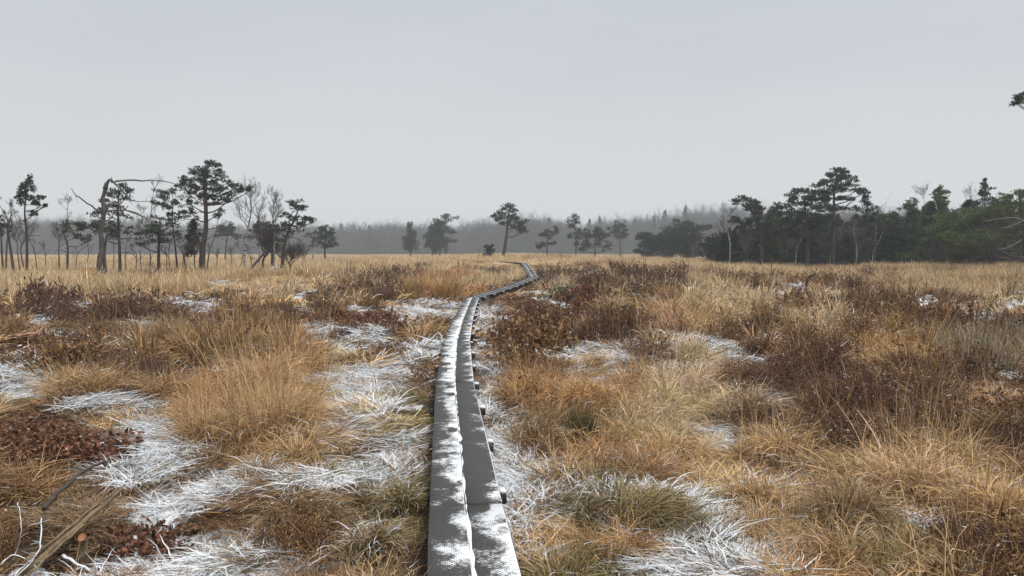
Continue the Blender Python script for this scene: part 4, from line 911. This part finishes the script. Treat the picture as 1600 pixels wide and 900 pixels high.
tussock('dead brown grass clump by a snow streak at mid left', 245, 552, 130, .5, (.30, .19, .09), 30, 1200, droop=(5, 60), elev=(55, 90), culms=90, culm_h=(.5, .9))
def bush(label, px, py, wpx, hgt, tint, seed, stems=300, per=22, leaf=.028, wid=.26, snow=.005, name='heather_bush', cat='heather'):
    rng = np.random.default_rng(seed); x, y = gnd(px, py); D = math.hypot(x, y); rad = wpx / 2 / F * D; z = float(H(x, y))
    root = empty(name, (x, y, z), label, cat); ws = max(1, D / 9) ** .75
    mt = blade_mat(name + '_twigs', tint, snow, trans=.08, gray=(.24, .14, .07), mixf=.5)
    P, S = blade_paths(rng, stems, (hgt * .3, hgt * 1.45), (12, 88), (-30, 60), rad * .72, 6, out=.75, wob=.35)
    P[..., 2] += (H(x + P[:, :1, 0], y + P[:, :1, 1]) - z)
    b = MB(); add_blades(b, rng, P, S, .006 * ws); b.obj('stems', blade_mat(name + '_stems', (.20, .13, .085), snow * .5, trans=.05), root)
    b = MB(); add_leaves(b, rng, P, per, leaf * ws, wid, .2); b.obj('foliage', mt, root)
    CLEAR.append((x, y, rad * .7))
for a in [('long dark heather ridge right of the far boards, left end', 872, 434, 90, .62, HEATH, 1), ('dark heather hump in the middle of the far ridge', 930, 446, 100, .62, (.095, .052, .038), 2), ('near dark heather hump at the right end of the far ridge', 985, 464, 90, .62, (.085, .046, .034), 3),
          ('brown heather low mound trailing off the ridge to the right', 1060, 452, 80, .5, (.13, .066, .044), 4), ('large dark red-brown heather bush at right', 1300, 630, 190, .42, (.115, .056, .032), 5), ('dark heather bush left flank of the large red-brown one', 1190, 610, 130, .38, (.12, .055, .036), 6),
          ('dark heather bush right flank, under pale stalks', 1420, 640, 150, .42, (.10, .046, .034), 7), ('heather bush in front with thin stalks, at right', 1390, 700, 170, .40, (.105, .052, .038), 8), ('dark heather at the left edge beside a snow patch', 40, 585, 90, .3, (.085, .052, .036), 9),
          ('dark heather clump in the middle of the left heath', 215, 605, 90, .34, (.10, .05, .035), 10), ('blackish heather clump at far left under tan grass', 75, 497, 90, .5, (.095, .045, .033), 11), ('dark heather band between left snow streaks', 250, 505, 150, .42, (.09, .05, .038), 12),
          ('dark hollow full of dead heather under the grass bank', 985, 545, 90, .34, (.06, .045, .032), 13), ('small olive heather clump in the snow left of the boards', 600, 548, 50, .25, (.13, .10, .06), 14), ('dark heather clump behind the left snow path', 620, 448, 50, .55, (.10, .055, .04), 15),
          ('brown heather clump left of the tall orange grass', 580, 475, 90, .5, (.125, .062, .042), 16), ('brown heather inside the boardwalk bend', 775, 432, 60, .5, (.13, .08, .055), 17), ('dark mound of heather far left of the bend', 660, 425, 26, .6, (.085, .055, .045), 18)]:
    bush(*a)
for a in [('low shrub with rusty dead leaves in the left foreground', 60, 720, 150, .30, (.165, .075, .045), 21), ('rusty leaved twigs between snow at left', 165, 722, 80, .26, (.165, .07, .042), 22), ('brown leafy twigs beside the cut stump', 225, 835, 90, .22, (.15, .065, .04), 23),
          ('red-brown dead bracken right of the boards', 830, 520, 90, .36, (.20, .095, .045), 24), ('dark red bracken heap above the grass bank', 880, 495, 90, .36, (.20, .095, .045), 25), ('rusty bracken strip at middle right', 1330, 512, 110, .38, (.20, .095, .045), 26), ('rusty bracken by the right photo edge', 1540, 525, 110, .4, (.20, .095, .045), 27),
          ('rusty leafy shrub at the right edge in front of heather', 1575, 690, 90, .34, (.20, .095, .045), 28), ('red-leaved twigs on snow left of the boards', 630, 532, 60, .22, (.165, .07, .042), 29)]:
    bush(*a, stems=170, per=11, leaf=.044, wid=.62, snow=.03, name='leafy_shrub', cat='shrub')
bush('green leafy bush beyond the red bracken, right of the boards', 888, 470, 46, .55, (.13, .17, .055), 31, 160, 22, .03, .6, 0.04, 'green_bush', 'bush')
bush('faint green tuft in the brown heather ridge', 1040, 448, 34, .4, (.15, .17, .07), 32, 90, 18, .03, .6, 0.04, 'green_bush', 'bush')

# ------------------------------------------------------------------ dead wood on the ground
def stick(label, pts, r, mat, name='fallen_branch', cat='branch', twigs=4, lift=.03, r1=.35, seed=1, sides=7):
    """pts are photo ground points with a height above the ground in metres"""
    rng = np.random.default_rng(seed); W = []
    for px, py, h in pts:
        x, y = gnd(px, py); W.append((x, y, float(H(x, y)) + h + lift))
    c = bez(W, 16); c[1:-1] += rng.normal(0, r * .35, (14, 3)); base = Vector(W[0])
    root = empty(name, base, label, cat); b = MB(); b.tube(c, np.linspace(r, r * r1, 16), sides, rough=.25, rng=rng); rebase(b.obj('stem', mat, smooth=True), root)
    if twigs:
        b = MB()
        for _ in range(twigs):
            j = rng.integers(5, 15); a = rng.normal(0, 1, 3); a[2] = abs(a[2]) * .7; a /= np.linalg.norm(a); L = rng.uniform(4, 11) * r
            b.tube(bez([c[j], c[j] + a * L * .5, c[j] + a * L + [0, 0, -.1 * L]], 5), np.linspace(r * .35, r * .12, 5), 4, cap=False)
        rebase(b.obj('twigs', mat), root)
    return root
stick('long snow-topped fallen log at the foot of the left trees', [(381,434,.15),(415,433,.25),(440,434,.2),(475,438,.1)], .11, M['log'], 'fallen_log', 'log', 5, seed=2)
stick('arched snowy bough over the fallen log', [(412,434,.1),(425,433,.40),(434,432,.5),(446,434,.2)], .10, M['log'], 'fallen_log', 'log', 4, seed=3)
stick('thin snowy log lying in front of the arched bough', [(440,436,.15),(456,440,.1),(462,447,.05)], .08, M['snowwood'], 'fallen_log', 'log', 3, seed=4)
def prop():
    D = 44; a, b_ = at(381, 434, D), at(414, 394, D + 1.2); a[2] = float(H(a[0], D)); b = MB(); rng = np.random.default_rng(6)
    b.tube(bez([a, (a + b_) / 2 + [0, 0, .05], b_], 9), np.linspace(.10, .06, 9), 7, rough=.2, rng=rng); b.tube(bez([(a + b_) / 2, (a + b_) / 2 + [.3, .1, .35]], 4), [.03, .02, .015, .006], 4)
    tag(b.obj('fallen_tree', M['twig'], smooth=True), 'slanting dead trunk propped over the fallen logs', 'log')
prop()
def split_bough():
    rng = np.random.default_rng(7); A = lambda px, py, D: at(px, py, D)
    ga, gb = gnd(12, 880), gnd(192, 806); a = np.array([*ga, float(H(*ga)) + .10]); b_ = np.array([*gb, float(H(*gb)) + .30]); root = empty('split_bough', a, 'straight split grey-brown bough slanting up in the bottom left corner', 'branch')
    for k, (o, r, e0, e1, nm) in enumerate((((0, 0, 0), .025, 0, 1, 'bough'), ((-.03, .05, .03), .015, .1, .78, 'splinter'), ((.03, -.04, -.02), .013, .0, .62, 'splinter'), ((-.01, -.03, .035), .009, .3, .95, 'splinter'))):
        p0, p1 = a + (b_ - a) * e0 + o, a + (b_ - a) * e1 + np.array(o) * .6; c = p0 + (p1 - p0) * np.linspace(0, 1, 12)[:, None]; c[1:-1] += rng.normal(0, .004, (10, 3))
        b = MB(); b.tube(c, np.linspace(r, r * .55, 12), 6, rough=.5, rng=rng); rebase(b.obj(nm, M['splitwood']), root)
split_bough()
stick('thinner dark bough lying behind the split bough', [(70,818,.12),(110,800,.22),(150,786,.30),(170,780,.33)], .02, M['twig'], 'fallen_branch', 'branch', 4, seed=8)
stick('straight pale stick with snow crossing the bottom left', [(98,848,.06),(150,872,.06),(205,905,.04)], .014, M['snowwood'], 'fallen_branch', 'branch', 0, seed=9)
stick('frost-covered forked twig in the very bottom left corner', [(6,880,.05),(40,872,.14),(62,862,.2),(66,850,.30)], .010, M['snowwood'], 'frosted_twig', 'branch', 9, seed=10)
stick('second frosted twig right of the corner twig', [(30,905,.05),(60,895,.1),(92,905,.12)], .009, M['snowwood'], 'frosted_twig', 'branch', 8, seed=11)
for k_, (pp, rr_) in enumerate(((((0,892,.04),(28,880,.16),(50,872,.2)), .008), (((20,858,.06),(34,850,.2),(30,838,.32)), .006), (((70,905,.05),(96,880,.12),(128,872,.14)), .007), (((0,868,.1),(24,862,.14),(60,866,.1)), .008))):
    stick(('frosted twig bent upward at the bottom left corner', 'thin upright frosted twig under the split bough', 'frosted twig reaching right along the bottom edge', 'level frosted twig at the left photo edge')[k_], pp, rr_, M['snowwood'], 'frosted_twig', 'branch', 6, seed=30 + k_)
def cut_stub():
    x, y = gnd(130, 842); z = float(H(x, y)); CLEAR.append((x, y - .22, .55)); root = empty('cut_stump', (x, y, z), 'small cut stump with a bright orange sawn face by the split bough', 'stump')
    b = MB(); top = np.array([x + .01, y - .03, z + .20]); d = np.array([.22, -.55, .68]); d /= np.linalg.norm(d); rng = np.random.default_rng(2)
    b.tube([[x, y, z - .05], [x, y, z + .08], top - d * .01, top], [.040, .031, .026, .025], 12, rough=.08, rng=rng); rebase(b.obj('stem', M['splitwood'], smooth=True), root)
    m = NT('sawn_face'); p = m.pos(); m.link(m.mix(m.noise(p, 60, 3), (.27, .10, .05), (.42, .18, .09)), m.bs.inputs['Base Color'])
    a = np.linspace(0, 6.283, 14, endpoint=False); u = np.cross(d, [1, 0, 0]); u /= np.linalg.norm(u); v = np.cross(d, u)
    ring = top + d * .004 + (np.cos(a)[:, None] * u * 1.25 + np.sin(a)[:, None] * v) * .024 * (1 + .14 * np.sin(a * 5 + 1))[:, None]; ring2 = ring - d * .006
    f = MB(); f.add(np.vstack([ring, ring2, top + d * .007]), [(i, (i + 1) % 14, 14 + (i + 1) % 14, 14 + i) for i in range(14)], [(28, i, (i + 1) % 14) for i in range(14)]); rebase(f.obj('sawn_face', m.m), root)
cut_stub()
def dark_snag():
    x, y = gnd(1260, 462); z = float(H(x, y)); D = y; b = MB(); rng = np.random.default_rng(4); A = lambda px, py: at(px, py, D)
    b.tube(bez([[x, y, z - .1], A(1260, 445), A(1263, 436), A(1268, 431), A(1276, 427)], 14), np.linspace(.075, .02, 14) * (1 + .5 * np.exp(-((np.arange(14) - 9) / 2.) ** 2)), 7, rough=.2, rng=rng)
    tag(b.obj('dead_snag', M['beam'], smooth=True), 'dark hooked dead snag sticking up from the right heath', 'snag')
dark_snag()
stick('pale fallen branch lying right of the hooked snag', [(1245,470,.22),(1270,466,.30),(1300,464,.30),(1325,467,.24)], .030, M['ash'], seed=12, twigs=3)
stick('short pale stick on the tan grass left of the big heather', [(1146,612,.15),(1162,630,.12)], .014, M['snowwood'], twigs=0, seed=13)
stick('brown stick slanting across the dark heather', [(1258,560,.38),(1285,578,.34),(1310,592,.28)], .018, M['splitwood'], twigs=2, seed=14)
stick('snow-dusted log pieces at the left heath edge', [(480,466,.15),(500,463,.2),(522,466,.12)], .07, M['log'], 'fallen_log', 'log', 3, seed=15)
def dead_stems(label, px, py, n, h, seed, spread):
    rng = np.random.default_rng(seed); x, y = gnd(px, py); z = float(H(x, y)); root = empty('bare_shrub', (x, y, z), label, 'shrub'); b = MB()
    for _ in range(n):
        a = rng.random() * 6.28; el = rng.uniform(1.0, 1.5); q = np.array([math.cos(a), math.sin(a), 0]) * rng.random() * spread
        grow(b, rng, q, np.array([math.cos(a) * math.cos(el), math.sin(a) * math.cos(el), math.sin(el)]), h * rng.uniform(.5, .8), .012, 2, .5, .3, 4, count=3)
    b.obj('stems', M['twig'], root)
dead_stems('upright thin bare stems in the far grass at right', 1458, 448, 8, 1.5, 1, .35)
dead_stems('twiggy bare bush in the far grass right of the snag', 1362, 442, 14, 1.1, 2, .7)
dead_stems('thin bare sapling stems near the right edge grass', 1580, 450, 5, 1.6, 3, .4)
dead_stems('reddish bare bush in the grass left of the snag', 1192, 446, 12, .9, 4, .6)
dead_stems('single bare sapling in the left grass below the dead tree', 233, 452, 4, 1.0, 5, .2)

# ------------------------------------------------------------------ ground cover masses
fill(1, 2.6, 7.5, 2300, 0, 0.6, .80)
fill(2, 7.0, 13.5, 4200, 0, 0.8, .95)
fill(3, 12.5, 26, 8500, 1, 1.0, 1.15)
fill(4, 24, 48, 11000, 2, 1.0, 1.22)
for fam, nm, lab in (('grass', 'dry_grass', 'tan and brown dry moor grass covering the heath'), ('snow', 'snowy_grass', 'flattened grass blades coated with snow'), ('heather', 'heather_cover', 'dark brown heather and rusty low shrubs between the grass')):
    B = BUCK[fam]; ms = [m for k in FAM_KINDS[fam] for l in (0, 1, 2) for m in PROTO[(k, l)]]
    scatter(nm, ms, B['P'], B['rot'], B['scl'], B['var'], B['tint'], B['snow'], lab)
def far_grass():
    rng = np.random.default_rng(15); ms = [tuft('field', 800 + v, 1) for v in range(5)] + [tuft('vfar', 810 + v, 1) for v in range(4)]
    P, rot, scl, var, tint = [], [], [], [], []
    for d0, d1, n, v0, nv, sc in ((34, 75, 20000, 0, 5, 1.0), (70, 130, 16000, 0, 5, 1.15), (125, 350, 20000, 5, 4, 1.05)):
        u = rng.random(n); d = np.sqrt(d0 ** 2 + u * (d1 ** 2 - d0 ** 2)); a = np.radians(rng.uniform(-42, 42, n)); x, y = d * np.sin(a), d * np.cos(a)
        keep = path_dist(x, y) > .7
        for (cx, cyy, r) in CLEAR: keep &= np.hypot(x - cx, y - cyy) > r * .8
        x, y = x[keep], y[keep]; z = H(x, y); g = fbm(x / 9, y / 16, 61, 3); g2 = fbm(x / 3, y / 5, 67, 2); hz = fbm(x / 6 + 9, y / 10, 63, 2)
        low = np.ones(len(x))
        for (lx, ly, lr) in LOW: low = np.where(np.hypot(x - lx, y - ly) < lr, .35, low)
        low = np.where((y > 50) & (y < 84) & (path_dist(x, y) < 4.5), .42, low)
        cen = np.exp(-(x / 9.) ** 2) * (y < 85)
        dr = zone_score(ZONES, *to_px(x, y, rise(x, y)), x, y)
        for i in range(len(x)):
            zh = dr[0][i] > 0 and ZONES[dr[1][i]][4] in ('heath', 'red')
            if zh and rng.random() < .85: continue
            if y[i] < 44 and g2[i] > .58 and rng.random() < .8: continue
            h = low[i] * (.62 + .45 * hz[i]) * (1 - .35 * cen[i]) * (1.0 if d0 < 120 else .9)
            P.append((x[i], y[i], z[i] - .02)); rot.append((rng.normal(0, .05), rng.normal(0, .05), rng.random() * 6.28)); s = sc * rng.uniform(.8, 1.25); scl.append((s, s, s * h)); var.append(v0 + rng.integers(nv))
            t = np.array((.58, .42, .23)) * (1 - g[i]) + np.array((.66, .51, .32)) * g[i]; 
            if g2[i] > .68: t = np.array((.30, .17, .085))
            tint.append(t * rng.normal(1.0, .08))
    n = len(P); scatter('far_grass', ms, P, rot, scl, var, tint, np.zeros(n), 'pale tan moor grass stretching to the woods')
far_grass()

# ------------------------------------------------------------------ the hazy air
hz = MB(); hz.box((0, 0, 12.0), (1900, 1900, 27.0)); hm = bpy.data.materials.new('haze_air'); hm.use_nodes = True; hn = hm.node_tree.nodes
hn.remove(hn['Principled BSDF']); pv = hn.new('ShaderNodeVolumePrincipled'); pv.inputs['Color'].default_value = (.80, .90, 1.0, 1); pv.inputs['Density'].default_value = .00095; pv.inputs['Anisotropy'].default_value = .1
hm.node_tree.links.new(pv.outputs[0], hn['Material Output'].inputs['Volume'])
ho = hz.obj('haze', hm); tag(ho, 'pale winter haze greying the far woods', kind='stuff')
